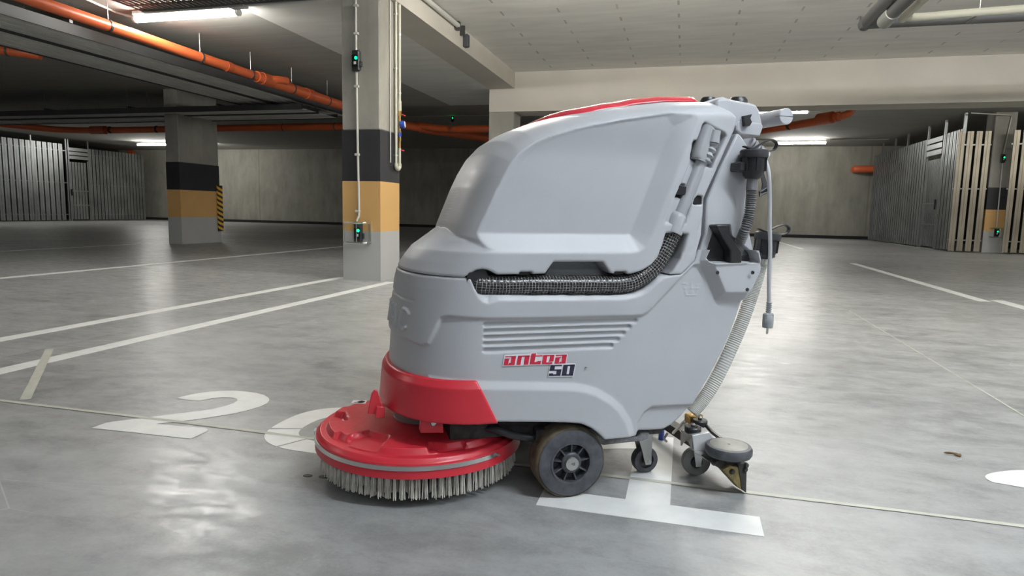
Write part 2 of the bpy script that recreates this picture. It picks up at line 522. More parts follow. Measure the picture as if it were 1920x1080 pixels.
jt = MB(); rj = random.Random(3); xs = np.linspace(-7, 9, 90)
for k in range(len(xs) - 1):
    a, b = 0.007 + rj.random() * .003, 0.007 + rj.random() * .003
    ya = 1.745 + .004 * math.sin(xs[k] * 3); yb = 1.745 + .004 * math.sin(xs[k + 1] * 3)
    jt.add([(xs[k], ya - a, .0016), (xs[k + 1], yb - a, .0016), (xs[k + 1], yb + a, .0016), (xs[k], ya + a, .0016)], [(0, 1, 2, 3)])
tag(jt.build('trim_1', M['joint'], smooth=0), kind='structure')
d = MB()
def stripe(mb, a, b, w, z=.0014):
    a = np.array(a); b = np.array(b); t = (b - a) / np.linalg.norm(b - a); nn = np.array([-t[1], t[0]]) * w / 2
    mb.add([(*(a - nn), z), (*(b - nn), z), (*(b + nn), z), (*(a + nn), z)], [(0, 1, 2, 3)])
stripe(d, fp(47, 750), fp(93, 655), .035)
stripe(d, (1.3, 5.6), (1.27, 1.9), .008)
stripe(d, (-3.05, 1.9), (-3.2, 6.2), .008)
tag(d.build('trim_2', M['joint'], smooth=0), kind='structure')
for (px_, py_, r_) in ((577, 892, .011), (608, 894, .013)):
    p = fp(px_, py_)
    o = MB().lathe([(r_, 0), (r_ * .9, .0009)], 20).build('floor_drop', M['stain'])
    o.location = (p[0], p[1], 0.0002); o.scale = (1.25, .9, 1)
    tag(o, 'dark wet drop on the floor ' + ('nearer the left edge of the brush' if px_ > 590 else 'just left of the other drop, beside the brush'), 'stain')
M['leaf'] = mat('brown_debris', (0.16, 0.10, 0.04), .7, noise=(60, .4))
p = fp(1786, 854); lf = MB()
lf.tube(bez([(-.022, .008, .004), (0, .002, .007), (.014, -.004, .005), (.022, -.002, .004)], 4), [.001] + [.0035] * 5 + [.005] * 4 + [.006, .005, .002], 8)
o = lf.build('debris_scrap', M['leaf']); o.location = (p[0], p[1], 0); tag(o, 'small brown scrap lying alone on the floor at right', 'debris')


# ------------------------------------------------------------------ ceiling lamps
def lamp(x, y, z, L=1.5, label=None, cool=None, rz=0.0):
    t = empty('ceiling_light', (x, y, z), rz, label=label, cat='lamp')
    MB().box(-L / 2 - .02, L / 2 + .02, -.05, .05, .03, .075, ch=.01).build('housing', M['lamphousing'], t)
    MB().tube([(-L / 2, 0, 0), (L / 2, 0, 0)], .038, 14).build('diffuser_tube', cool or M['tube'], t)
    for s in (-1, 1):
        MB().tube([(s * L / 2, 0, 0), (s * (L / 2 + .03), 0, 0)], .04, 14).build('end_cap', M['lamphousing'], t)
    return t


ZL = 3.10
_a, _b = onz(255, 35, 2.72), onz(445, 23, 2.72)
lamp((_a[0] + _b[0]) / 2, (_a[1] + _b[1]) / 2, 2.72, L=_b[0] - _a[0], label='bright tube lamp at upper left, above the orange pipe')
lamp(-20.8, 21.75, ZL, label='far left tube lamp, half hidden behind the wide column')
lamp(3.45, 22.75, ZL, label='far tube lamp on the ceiling right of the handle')
lamp(1.8, 16.1, ZL, label='tube lamp seen behind the handle grip, under the crosswise beam')
Z2 = 2.84  # unseen lamps at guessed places; the one by the near column added to brighten it
for x, y, lb, k_ in ((-1.3, 5.5, 'added to brighten the near column', 1.5), (0.9, 5.2, 'above the far side of the scrubber', 1.7), (6.6, 4.6, 'overhead to the right of the scrubber', 2.2), (1.4, 0.7, 'overhead just ahead of the viewer', 1.9),
                     (4.8, 0.9, 'overhead to the right of the viewer', 2.7), (1.8, -3.4, 'behind the viewer', 0.9)):
    lamp(x, y, Z2, label='tube lamp out of the picture, ' + lb,
         cool=emis('lamp_tube_glow', (0.84, 0.92, 1.0) if y < 2 else (1.0, 0.96, 0.88), TUBE_E * .79 * k_))
lamp(-7.0, 0.5, 2.72, label='tube lamp at far left, out of the picture')
lamp(-21.5, 14.0, ZL, label='unseen tube lamp added past the left edge to brighten the slatted lockers')  # added outside the view to brighten the left slats
lamp(7.8, 13.8, ZL, label='tube lamp at far right, out of the picture')
lamp(-19.1, 22.3, ZL, L=1.0, label='tube lamp hidden behind the wide column by the back wall')
c_ = MB().tube([tuple(onz(120, -20, 2.79)), tuple(onz(215, 22, 2.79)), tuple(onz(252, 33, 2.74))], .012, 8)
tag(c_.build('conduit', M['cableplastic']), 'thin pale conduit feeding the upper left tube lamp', 'conduit')
for x0, y0, x1, y1, lb in ((-2.8, 22.75, 2.6, 22.75, 'thin pale conduit along the ceiling left of the far tube lamp'), (4.3, 22.75, 6.0, 22.75, 'thin pale conduit running from the far tube lamp to the right partition')):
    tag(MB().tube([(x0, y0, 3.19), (x1, y1, 3.19)], .012, 8).build('conduit', M['cableplastic']), lb, 'conduit')


# ------------------------------------------------------------------ orange drain pipes
def pipe(name, pts, r, m, label, cat='pipe', sockets=(), clamps=(), hangers=(), ztop=3.22, extra=()):
    o = tag(MB().tube(pts, r, 24).build(name, m), label, cat)
    for (p, d, L, rr) in sockets:
        MB().tube([Vector(p) - Vector(d).normalized() * L / 2, Vector(p) + Vector(d).normalized() * L / 2], rr, 24).build('socket', M['orangejoint'], o)
    for (pp_, rr_) in extra: MB().tube(pp_, rr_, 20).build('pipe_fitting', M['orange'], o)
    for (p, d) in clamps:
        c = MB().tube([Vector(p) - Vector(d).normalized() * .012, Vector(p) + Vector(d).normalized() * .012], r + .007, 24).build('pipe_clamp', M['darksteel'], o)
        if p[2] + r < ztop - .02: MB().tube([(p[0], p[1], p[2] + r), (p[0], p[1], ztop)], .004, 8).build('hanger_rod', M['steel'], c)
    return o


zf = lambda y: 2.55 - .012 * (y - 4.0)
yy = Vector((0, 1, 0))
pts = [(-5.8, y, zf(y)) for y in (1.0, 7.9)]
pipe('drain_pipe', pts, .058, M['orange'], 'bright orange drain pipe hanging at upper left, nearer stretch',
     clamps=[((-5.8, 5.55, zf(5.55)), yy), ((-5.8, 6.85, zf(6.85)), yy), ((-5.8, 7.8, zf(7.8)), yy)],
     sockets=[((-5.8, 7.35, zf(7.35)), yy, .1, .066)], ztop=2.8)
pipe('drain_pipe', [(-5.8, 7.92, zf(8)), (-5.8, 12.2, zf(12.2))], .075, M['orange'], 'orange drain pipe, thicker farther stretch passing behind the near column',
     sockets=[((-5.8, 8.15, zf(8)), yy, .25, .085), ((-5.8, 9.2, zf(9.2)), yy, .16, .088)], clamps=[((-5.8, 8.75, zf(8.75)), yy), ((-5.8, 9.75, zf(9.75)), yy)], ztop=2.8,
     extra=[(bez([(-5.8, 8.1, zf(8)), (-5.74, 8.3, zf(8) + .03), (-5.72, 8.5, zf(8) + .05)], 4), .055)])
xx_ = Vector((1, 0, 0))
pA = [onz(20, 232, 2.75), onz(120, 240, 2.72), onz(310, 249, 2.7)]
far = [(-18.6, 13.2, 2.86), (-17.9, 14.1, 2.80)] + [(x, 15.0, 2.78) for x in (-16.8, -12, -6.6)]
pipe('drain_pipe', bez(far, 6), .09, M['orange'], 'dark orange drain pipe crossing behind the wide left column',
     clamps=[((x, 15.0, 2.78), xx_) for x in (-15.8, -14.2, -12.6, -10.2, -8.7, -7.2)], sockets=[((-16.2, 15, 2.78), xx_, .5, .115), ((-13.2, 15, 2.78), xx_, .3, .105)])
_p = pipe('drain_pipe', bez([(-6.5, 15.0, 2.78), (-5.6, 14.9, 2.66), (-5.0, 14.6, 2.62), (-2.0, 14.6, 2.62), (0.5, 14.3, 2.58)], 6), .085, M['orange'],
     'dark orange drain pipe in shade between the two right columns, with a sloping branch', clamps=[((x, 14.6, 2.62), xx_) for x in (-4.3, -3.4)],
     sockets=[((-6.2, 15.2, 2.71), (1, 1, -.1), .5, .125), ((-4.6, 16.9, 2.56), (1, 1, -.1), .3, .12)])
MB().tube(bez([(-7.3, 14.2, 2.86), (-6.4, 15.0, 2.72), (-5.0, 16.5, 2.60), (-3.2, 18.3, 2.42), (-2.2, 19.3, 2.3)], 6), .10, 24).build('sloping_run', M['orange'], _p)
pb = [onz(1560, 221, 2.5), onz(1572, 219, 2.5), onz(1590, 213, 2.54), onz(1602, 200, 2.7)]
pipe('drain_pipe', [onz(1392, 250, 2.5), onz(1545, 226, 2.5)], .078, M['orange'], 'bright orange drain pipe with an elbow, seen past the handle grip',
     sockets=[(tuple(onz(1548, 222, 2.5)), tuple(onz(1560, 221, 2.5) - onz(1480, 233, 2.5)), .30, .105)], clamps=[(tuple(onz(1480, 235.5, 2.5)), tuple(onz(1560, 221, 2.5) - onz(1480, 233, 2.5)))],
     extra=[(bez(pb, 4), .065), ([pb[1] - np.array([.04, 0, 0]), pb[1] + np.array([.03, 0, .01])], .085)])
wp = [(x, 24.85, 2.42) for x in (5.75, 6.9)]
pipe('drain_pipe', [(5.60, 25.05, 2.42), (5.64, 24.9, 2.42), (5.78, 24.85, 2.42), (7.5, 24.85, 2.42)], .12, M['orange'], 'short orange pipe stub coming out of the back wall at right',
     sockets=[((6.35, 24.85, 2.42), xx_, .3, .15)])
pipe('drain_pipe', bez([(-25.2, 24.9, 3.1), (-24.9, 24.85, 3.0), (-24.6, 24.8, 2.7), (-24.5, 24.8, 2.45)], 5), .12, M['orange'], 'orange pipe bending down at the far left corner by the slats')
pipe('drain_pipe', [onz(-90, 82, 2.70), onz(76, 104, 2.62)], .055, M['orange'], 'short stretch of dark orange pipe at the left edge above the zinc trays',
     clamps=[(tuple(onz(14, 95.8, 2.65)), tuple(onz(76, 104, 2.62) - onz(-90, 82, 2.70)))], ztop=2.8)


# ------------------------------------------------------------------ zinc cable trays
def tray(x0, x1, y0, y1, z, h, label, lips=2):
    t = empty('cable_tray', ((x0 + x1) / 2, (y0 + y1) / 2, z), label=label, cat='cable tray')
    a, b = (x1 - x0) / 2, (y1 - y0) / 2
    al = b > a      # runs along y
    pan = MB().box(-a, a, -b, b, 0, .006)
    W = a if al else b
    ln = b if al else a
    for s in np.linspace(-.55, .55, lips):      # pressed ribs under the pan
        c = s * W
        if al: pan.box(c - .015, c + .015, -ln, ln, -.012, .001, ch=.004)
        else: pan.box(-ln, ln, c - .015, c + .015, -.012, .001, ch=.004)
    pan.build('tray_pan', M['tray'], t, smooth=20)
    for s in (-1, 1):
        m_ = MB()
        if al: m_.box(s * W - .012, s * W + .012, -ln, ln, -.012, h)
        else: m_.box(-ln, ln, s * W - .012, s * W + .012, -.012, h)
        m_.build('side_rail', M['rail'], t, smooth=0)
    for k in np.arange(-ln + .8, ln, 1.9):
        m_ = MB()
        if al: m_.box(-W - .03, W + .03, k - .02, k + .02, h, h + .03)
        else: m_.box(k - .02, k + .02, -W - .03, W + .03, h, h + .03)
        for s in (-1, 1):
            if al: m_.tube([(s * (W + .02), k, h), (s * (W + .02), k, 2.8 - z)], .003, 6)
            else: m_.tube([(k, s * (W + .02), h), (k, s * (W + .02), 2.8 - z)], .003, 6)
        m_.build('hanger', M['darksteel'], t, smooth=0)
    return t


tray(-6.93, -6.36, 1.0, 11.5, 2.50, .10, 'zinc cable tray under the orange pipe, the one nearer the column', 3)
tray(-7.66, -6.99, 1.0, 11.1, 2.50, .09, 'zinc cable tray at upper left, farther one of the parallel pair', 3)
tray(-22, -6.25, 9.72, 10.14, 2.36, .08, 'zinc cable tray running crosswise under the parallel pair, nearer one', 2)
tray(-22, -6.25, 10.22, 10.85, 2.36, .07, 'zinc cable tray running crosswise under the parallel pair, farther one', 2)
# perforated tray high at the top edge
t = empty('cable_tray', (-4.05, 4.92, 2.62), label='dark perforated cable tray at the top edge beside the lamp', cat='cable tray')
pt = MB()
for k in range(34): pt.box(-1.25 + k * .06, -1.25 + k * .06 + .042, -.75, .58, 0, .005)
for k in range(9): pt.box(-1.25, .78, -.75 + k * .16, -.72 + k * .16, -.001, .006)
pt.build('perforated_pan', M['darksteel'], t, smooth=0)
MB().box(-1.25, .78, .56, .60, -.01, .07).build('side_rail', M['tray'], t, smooth=0)
MB().box(-1.25, .78, -.78, -.75, -.01, .07).build('side_rail', M['tray'], t, smooth=0)
MB().box(-.25, -.08, .55, .63, -.02, .01).build('splice_plate', M['tray'], t, smooth=0)
slab('duct_opening', -15.2, -14.1, 13.5, 14.0, 3.19, 3.219, M['dark'], kind='structure')


# ------------------------------------------------------------------ slatted storage partitions
def slats_y(mb, x, y0, y1, z0, z1, w=.155, gap=.05, d=.03, skip=()):
    y = y0
    while y + w <= y1 + 1e-6:
        # shallow C profile: web and two lips
        mb.box(x - .002, x + .002, y, y + w, z0, z1)
        mb.box(x - d if d > 0 else x, x if d > 0 else x - d, y, y + .006, z0, z1)
        mb.box(x - d if d > 0 else x, x if d > 0 else x - d, y + w - .006, y + w, z0, z1)
        mb.box(x - .008, x + .008, y + w * .47, y + w * .53, z0, z1)
        y += w + gap


def partition_y(x, y0, y1, h, doors, face, label, w, gap, posts):
    """slatted storage front parallel to the Y axis; face = side the slats sit on"""
    t = empty('storage_partition', (x, (y0 + y1) / 2, 0), label=label, cat='partition')
    oy = (y0 + y1) / 2
    segs = []; last = y0
    for (a, b) in doors: segs.append((last, a)); last = b
    segs.append((last, y1))
    for (a, b) in segs:
        if b - a < .3: continue
        mb = MB(); slats_y(mb, face * .03, a - oy + .03, b - oy - .02, .03, h, w, gap, d=.05 * face)
        mb.build('slat_panel', M['slat'], t, smooth=20)
    rails = MB()
    for z in (.25, h * .5, h - .25):
        for (a, b) in segs: rails.box(-.02, .02, a - oy, b - oy, z - .015, z + .015)
    rails.build('cross_rails', M['slat'], t, smooth=0)
    for py_ in posts:
        MB().box(-.025, .025, py_ - oy - .025, py_ - oy + .025, 0, 3.19).build('post', M['slat'], t, smooth=0)
    for (a, b) in doors:
        dr = MB(); slats_y(dr, face * .01, a - oy + .04, b - oy - .04, .05, h * .8, .10, .03, d=.015 * face)
        dr.box(-.02, .02, a - oy, a - oy + .04, .02, h * .82).box(-.02, .02, b - oy - .04, b - oy, .02, h * .82)
        dr.box(-.018, .018, a - oy, b - oy, .6, .64).box(-.018, .018, a - oy, b - oy, h * .4, h * .4 + .04)
        dd = dr.build('door', M['slat'], t, smooth=20)
        MB().box(face * .03, face * .06, a - oy + .06, a - oy + .1, 1.0, 1.25).build('lock', M['blackbox'], dd, smooth=0)
        tr = MB()
        for k in range(3): tr.box(face * .025, face * .035, a - oy, b - oy, h * .84 + k * .16, h * .84 + k * .16 + .12)
        tr.build('transom', M['slat'], t, smooth=0)
    return t


partition_y(-23.6, 15.0, 20.3, 2.98, [], 1, 'far left slatted zinc storage partition, nearer section left of its door', .165, .05, [17.05, 18.9, 20.3])
partition_y(-23.6, 20.36, 24.1, 2.9, [(20.36, 21.25)], 1, 'far left slatted zinc storage partition with a door, next to the back wall', .125, .04, [20.4, 21.28])
partition_y(6.13, 17.3, 24.6, 2.84, [(18.55, 19.6)], -1, 'right slatted zinc storage partition seen edge on, with a door and a dark lock', .15, .05, [17.35, 18.5, 19.65, 21.3, 22.5, 23.8])
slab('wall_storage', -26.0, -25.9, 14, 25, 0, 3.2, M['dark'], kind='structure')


def partition_x(x0, x1, y, h, label, npl, w=.118, gap=.055):
    t = empty('storage_partition', ((x0 + x1) / 2, y, 0), label=label, cat='partition')
    ox = (x0 + x1) / 2
    mb = MB()
    for k in range(npl):
        a = x0 - ox + .03 + k * (w + gap)
        mb.box(a, a + w, -.032, -.028, .03, h); mb.box(a, a + .006, -.03, -.005, .03, h); mb.box(a + w - .006, a + w, -.03, -.005, .03, h)
        mb.box(a + w * .44, a + w * .56, -.04, -.03, .03, h)
    mb.build('slat_panel', M['slatlit'], t, smooth=20)
    r = MB()
    for z in (.28, h * .53, h - .3): r.box(x0 - ox, x0 - ox + npl * (w + gap), -.02, .01, z - .015, z + .015)
    r.build('cross_rails', M['slat'], t, smooth=0)
    return t


partition_x(5.92, 6.65, 17.15, 2.75, 'four zinc slats coloured as warmly lit, facing the viewer, left of the far right column', 4)
partition_x(6.98, 8.2, 17.1, 2.76, 'zinc slats coloured as warmly lit, facing the viewer at the right edge of the photo', 7)
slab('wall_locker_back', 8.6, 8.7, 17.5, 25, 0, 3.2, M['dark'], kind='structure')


# ------------------------------------------------------------------ detectors, conduits, water pipes on the columns
def detector(x, y, z, label, s=1.0, guard=False):
    t = empty('gas_detector', (x, y, z), label=label, cat='detector')
    MB().box(-.044 * s, .044 * s, -.05, 0, -.10 * s, .10 * s, ch=.014).build('housing', M['blackbox'], t)
    MB().box(-.034 * s, .034 * s, -.054, -.045, -.065 * s, .055 * s, ch=.004).build('front_window', mat('glossy_black', (.006, .008, .008), .12), t)
    MB().lathe([(.014 * s, 0), (.013 * s, .006), (.006, .011), (0, .012)], 16, rotm((0, -1, 0), (.014 * s, -.054, .022 * s))).build('indicator_light', M['greenled'], t)
    MB().box(-.008 * s, .016 * s, -.058, -.054, -.038 * s, -.012 * s).build('label_plate', M['labelwhite'], t, smooth=0)
    MB().box(.044 * s, .062 * s, -.04, -.01, -.06 * s, -.005, ch=.004).build('side_plug', M['blackbox'], t)
    if guard:
        a = .125
        gd = MB()
        for zz in (-.10, .10):
            gd.tube([(-a, 0, zz), (-a, -.10, zz), (-a + .02, -.12, zz), (a - .02, -.12, zz), (a, -.10, zz), (a, 0, zz)], .009, 10)
        gd.tube([(-a + .03, -.12, -.10), (-a + .03, -.12, .10)], .005, 8)
        gd.tube([(.03, -.12, -.10), (.03, -.12, .10)], .005, 8)
        gd.box(a - .006, a + .006, -.02, 0, -.11, .11)
        gd.build('guard_cage', M['steel'], t)
    return t


yc = 5.918
detector(-3.185, yc, 2.16, 'black gas detector with green light high on the near column')
detector(-3.175, yc, .485, 'black gas detector with green light in a steel guard, low on the near column', guard=True)
cb = MB().tube([(-3.19, yc - .012, 2.8), (-3.19, yc - .012, 2.25)], .011, 10)
cb.tube(bez([(-3.188, yc - .012, 2.06), (-3.182, yc - .012, 1.4), (-3.172, yc - .012, .72), (-3.178, yc - .02, .64), (-3.19, yc - .03, .6)], 6), .011, 10)
cb = tag(cb.build('conduit', M['cableplastic']), 'pale vertical conduit linking the two detectors on the near column', 'conduit')
for z in (2.68, 2.42, 1.92, 1.26, .7): MB().box(-3.21, -3.162, yc - .028, yc, z - .012, z + .012, ch=.004).build('conduit_clip', M['cableplastic'], cb)
detector(7.0, 17.49, 2.17, 'far detector with green light high on the far right column')
detector(7.03, 17.49, .47, 'far detector with green light low on the far right column', guard=True)
tag(MB().tube([(6.1, 17.0, 3.14), (7.08, 17.47, 3.14), (7.08, 17.47, 3.1), (7.0, 17.47, 2.28)], .013, 8).tube([(7.0, 17.47, 2.06), (7.02, 17.47, .6)], .013, 8).build('conduit', M['cableplastic']),
    'pale conduit on the far right column and along the ceiling edge', 'conduit')
_d = onz(849, 223, 3.13)
dt = detector(_d[0], _d[1], _d[2], 'small detector glowing green on the dark ceiling behind the near column', .8)
tag(MB().tube([tuple(onz(700, 219, 3.205)), tuple(onz(930, 216, 3.205))], .012, 8).build('conduit', M['cableplastic']), 'thin conduit crossing the dark bay behind the near column', 'conduit')

xc = -2.943
wp = empty('water_pipe', (xc, 6.23, 0), label='cream water pipe on the near column looping up through a valve and meter', cat='pipe')
A_, B_ = 0.0, .085     # local y of the two runs
MB().tube([(.025, A_, 2.8), (.025, A_, 1.2)], .014, 12).tube(bez([(.025, A_, 1.2), (.025, A_ + .004, 1.165), (.025, A_ + .03, 1.145), (.025, B_ - .03, 1.145), (.025, B_ - .004, 1.165), (.025, B_, 1.2)], 5), .02, 12)\
    .tube([(.025, B_, 1.2), (.025, B_, 1.36)], .015, 12).tube([(.025, B_, 1.74), (.025, B_, 2.8)], .015, 12).tube([(.025, B_, 1.74), (.025, B_, 1.84)], .02, 12).build('pipe_run', M['ppr'], wp)
MB().tube([(.025, B_, 1.36), (.025, B_, 1.74)], .011, 10).lathe([(.018, -.02), (.018, .02)], 6, Matrix.Translation((.025, B_, 1.45))).lathe([(.018, -.02), (.018, .02)], 6, Matrix.Translation((.025, B_, 1.52)))\
    .lathe([(.02, -.03), (.02, .03)], 8, Matrix.Translation((.025, B_, 1.72))).build('brass_fittings', M['brass'], wp)
mt_ = MB().lathe([(.036, 0), (.04, .01), (.04, .045), (.034, .05)], 24, rotm((1, .25, .1), (.03, B_, 1.60))).build('water_meter', M['blue'], wp)
MB().lathe([(.031, .0505), (.030, .054)], 24, rotm((1, .25, .1), (.03, B_, 1.60))).build('meter_face', M['labelwhite'], mt_)
MB().lathe([(.02, -.02), (.02, .02)], 8, Matrix.Translation((.025, B_, 1.50))).build('seal_nut', M['blue'], wp)
for z, k in ((1.70, 1), (1.335, .7)):
    MB().box(.03, .05, B_ - .005, B_ + .10 * k, z, z + .012, ch=.004).build('valve_lever', M['redvalve'], wp)
for z, yq in ((2.68, A_), (2.15, A_), (1.28, A_), (2.5, B_), (1.92, B_)):
    MB().lathe([(.02, -.008), (.02, .008)], 14, Matrix.Translation((.025, yq, z))).box(-.0, .01, yq - .006, yq + .006, z - .006, z + .006).build('pipe_clip', M['steel'], wp)
tag(MB().tube([(xc + .012, 6.125, 2.8), (xc + .012, 6.125, 1.2)], .006, 8).build('pipe', M['cableplastic']), 'thin grey line beside the cream water pipes on the near column', 'pipe')
tag(MB().box(-2.905, -2.83, 8.2, 8.28, 2.84, 3.0, ch=.01).build('junction_box', M['plaintrunk']), 'small dark junction box on the side of the lengthwise beam', 'box')
tag(MB().tube([(-2.86, 2.0, 3.02), (-2.86, 7.9, 3.02)], .03, 12).build('beam_conduit', M['cableplastic']), 'cream pipe along the lengthwise beam leading to the junction box', 'pipe')
tag(MB().box(-2.9, -2.84, 7.88, 7.95, 2.97, 3.07).build('pipe_bracket', M['darksteel'], smooth=0), 'steel bracket holding the end of the cream pipe on the beam', 'bracket')
tag(MB().box(-2.9, -2.84, 8.08, 8.12, 2.95, 3.07).build('pipe_bracket', M['darksteel'], smooth=0), 'second steel bracket right next to the junction box on the beam', 'bracket')

gz = 2.66
ca = onz(1610, 43, gz); ya_, xa_ = ca[1], ca[0] + .07
tag(MB().tube(bez([(xa_, 2.0, gz), (xa_, ya_ - .35, gz), (xa_ + .01, ya_ - .12, gz), (xa_ + .10, ya_ - .01, gz), (xa_ + .3, ya_, gz), (xa_ + 4.3, ya_ - .02, gz)], 8), .06, 18).build('drain_pipe', M['pvcgrey']),
    'thick grey drain pipe turning the corner at upper right', 'pipe')
cb_ = onz(1655, 42, gz - .08)
gp = tag(MB().tube([(cb_[0], 2.0, gz - .08), (cb_[0], cb_[1] - .3, gz - .08)], .06, 18).build('drain_pipe', M['pvcgrey']), 'second grey drain pipe ending in a pale collar at upper right', 'pipe')
M['collar'] = mat('pale_grey_collar', (.33, .33, .30), .5)
MB().tube([(cb_[0], cb_[1] - .34, gz - .08), (cb_[0], cb_[1] - .10, gz - .08), (cb_[0] + .02, cb_[1], gz - .07)], .069, 18).build('collar', M['collar'], gp)
w0, w1 = onz(1698, 33, 2.60), onz(1912, 17, 2.60)
wpp = tag(MB().tube(bez([(w0[0] - .02, 2.0, 2.60), (w0[0] - .02, w0[1] - .4, 2.60), (w0[0], w0[1] - .08, 2.60), (w0[0] + .08, w0[1], 2.60), tuple((w0 + w1) / 2), tuple(w1), tuple(w1 + (w1 - w0))], 6), .036, 14).build('water_pipe', M['ppr']),
    'cream water pipe lying along the grey drain pipe at upper right', 'pipe')
MB().box(w1[0] - .3, w1[0] - .28, ya_ - .08, w1[1] + .06, gz - .07, gz - .06).tube([(w1[0] - .29, w1[1] + .05, gz - .06), (w1[0] - .29, w1[1] + .05, 3.07)], .004, 6).build('pipe_hanger', M['steel'], wpp, smooth=0)


# =================================================================== the scrubber
# local frame: x rearward, y away from the viewer (near side plane y = 0, centre line y = .27), z up
YM = ray(623, 390); YM[2] = 0; YM /= np.linalg.norm(YM)
XM = np.array([YM[1], -YM[0], 0.0])
OM = onz(1072, 938)
RZ = math.atan2(XM[1], XM[0])
HW = 0.27


def L3(p): p = np.asarray(p) - OM; return np.array([p @ XM, p @ YM, p[2]])
def S(x, y, ym=0.0):
    p = L3(onplane(x, y, OM + YM * ym, YM)); return (p[0], p[2])
def S3(x, y, ym=0.0): a = S(x, y, ym); return (a[0], ym, a[1])
def SZ(x, y, z): return L3(onz(x, y, z))


R0 = empty('floor_scrubber', OM, RZ, label='grey and red walk-behind floor scrubber dryer with a round brush deck in front', cat='floor scrubber')

# plastics
def shell_plastic(name, col, rough=.42):
    m, t, b = newmat(name)
    tc = t.n('ShaderNodeTexCoord').outputs['Object']
    n = t.noise(tc, 3.5, 4, .6); n2 = t.noise(tc, 60, 4, .7)
    c = t.mix(t.rng(n, .3, .7), (*[k * .95 for k in col], 1), (*[k * 1.04 for k in col], 1))
    # scuffs and dust specks
    sp = t.rng(t.noise(t.mapping(tc, (1, 1, 2.5)), 38, 3, .6), .70, .74)
    c = t.mix(t.math('MULTIPLY', sp, .16), c, (*[k * .6 for k in col], 1))
    t.t.links.new(c, b.inputs['Base Color'])
    t.t.links.new(t.rng(n2, .3, .7, rough - .05, rough + .07), b.inputs['Roughness'])
    bp = t.n('ShaderNodeBump', {'Strength': .06, 'Distance': .001, 'Height': t.noise(tc, 500, 2)})
    t.t.links.new(bp.outputs[0], b.inputs['Normal'])
    return m


M['body'] = shell_plastic('light_grey_plastic', (.445, .45, .47))
M['bodyd'] = shell_plastic('mid_grey_plastic', (.36, .37, .385))
M['red'] = shell_plastic('red_plastic', (.60, .028, .045), .34)
M['redlid'] = shell_plastic('glossy_red_plastic', (.62, .03, .05), .12)
M['black'] = mat('black_plastic', (.018, .018, .02), .35)
M['blackm'] = mat('matt_black_plastic', (.03, .03, .033), .6)
M['greyt'] = mat('grey_wand_plastic', (.36, .365, .38), .3)
M['greyhose'] = mat('dark_grey_hose', (.15, .15, .155), .4)
M['darkhose'] = mat('black_suction_hose', (.035, .036, .04), .35)
M['palehose'] = mat('pale_translucent_hose', (.52, .52, .49), .4)
M['rubber'] = mat('dark_wheel_rubber', (.065, .068, .078), .5, noise=(40, .35))
M['tread'] = mat('worn_brown_tread', (.13, .10, .062), .75, noise=(35, .45), bump=(60, .4))
M['zinc'] = mat('zinc_plated_steel', (.55, .55, .54), .3, .85, noise=(12, .1))
M['cast'] = mat('cast_aluminium', (.42, .42, .42), .42, .55, noise=(15, .1))
M['gwheel'] = mat('grey_caster_rubber', (.16, .16, .15), .5, noise=(20, .12))
M['bristle'] = mat('pale_bristles', (.55, .52, .46), .7, noise=(50, .25))
M['blade'] = mat('dirty_amber_blade', (.22, .17, .06), .5, noise=(60, .4))
M['dirt'] = mat('grimy_black_metal', (.035, .032, .03), .6, noise=(50, .5), bump=(60, .6))
M['dustybk'] = mat('dusty_chassis', (.16, .16, .165), .7, noise=(50, .5))
M['decalred'] = mat('decal_red', (.56, .02, .05), .4)
M['decalnavy'] = mat('decal_navy', (.025, .025, .05), .4)
M['decalwhite'] = mat('decal_white', (.72, .72, .75), .4)


# ---------------------------------------------------------------- signed distance sculpting
def poly_sdf(P, X, Z):
    """signed distance to polygon (negative inside), P list of (x,z)"""
    P = np.asarray(P, float); n = len(P)
    d = np.full(X.shape, 1e9); sgn = np.ones(X.shape)
    for i in range(n):
        a = P[i]; b = P[i - 1]
        ex, ez = b[0] - a[0], b[1] - a[1]
        wx, wz = X - a[0], Z - a[1]
        t = np.clip((wx * ex + wz * ez) / (ex * ex + ez * ez + 1e-12), 0, 1)
        dx, dz = wx - ex * t, wz - ez * t
        d = np.minimum(d, dx * dx + dz * dz)
        c1 = Z >= a[1]; c2 = Z < b[1]; c3 = ex * wz > ez * wx
        sgn = np.where((c1 & c2 & c3) | (~c1 & ~c2 & ~c3), -sgn, sgn)
    return sgn * np.sqrt(d)


def line_dist(P, X, Z):
    d = np.full(X.shape, 1e9)
    for i in range(1, len(P)):
        a = P[i]; b = P[i - 1]
        ex, ez = b[0] - a[0], b[1] - a[1]
        wx, wz = X - a[0], Z - a[1]
        t = np.clip((wx * ex + wz * ez) / (ex * ex + ez * ez + 1e-12), 0, 1)
        d = np.minimum(d, (wx - ex * t) ** 2 + (wz - ez * t) ** 2)
    return np.sqrt(d)


def ramp(d, w): return np.clip(d / w, 0, 1)
def sramp(d, w): t = np.clip(d / w, 0, 1); return t * t * (3 - 2 * t)


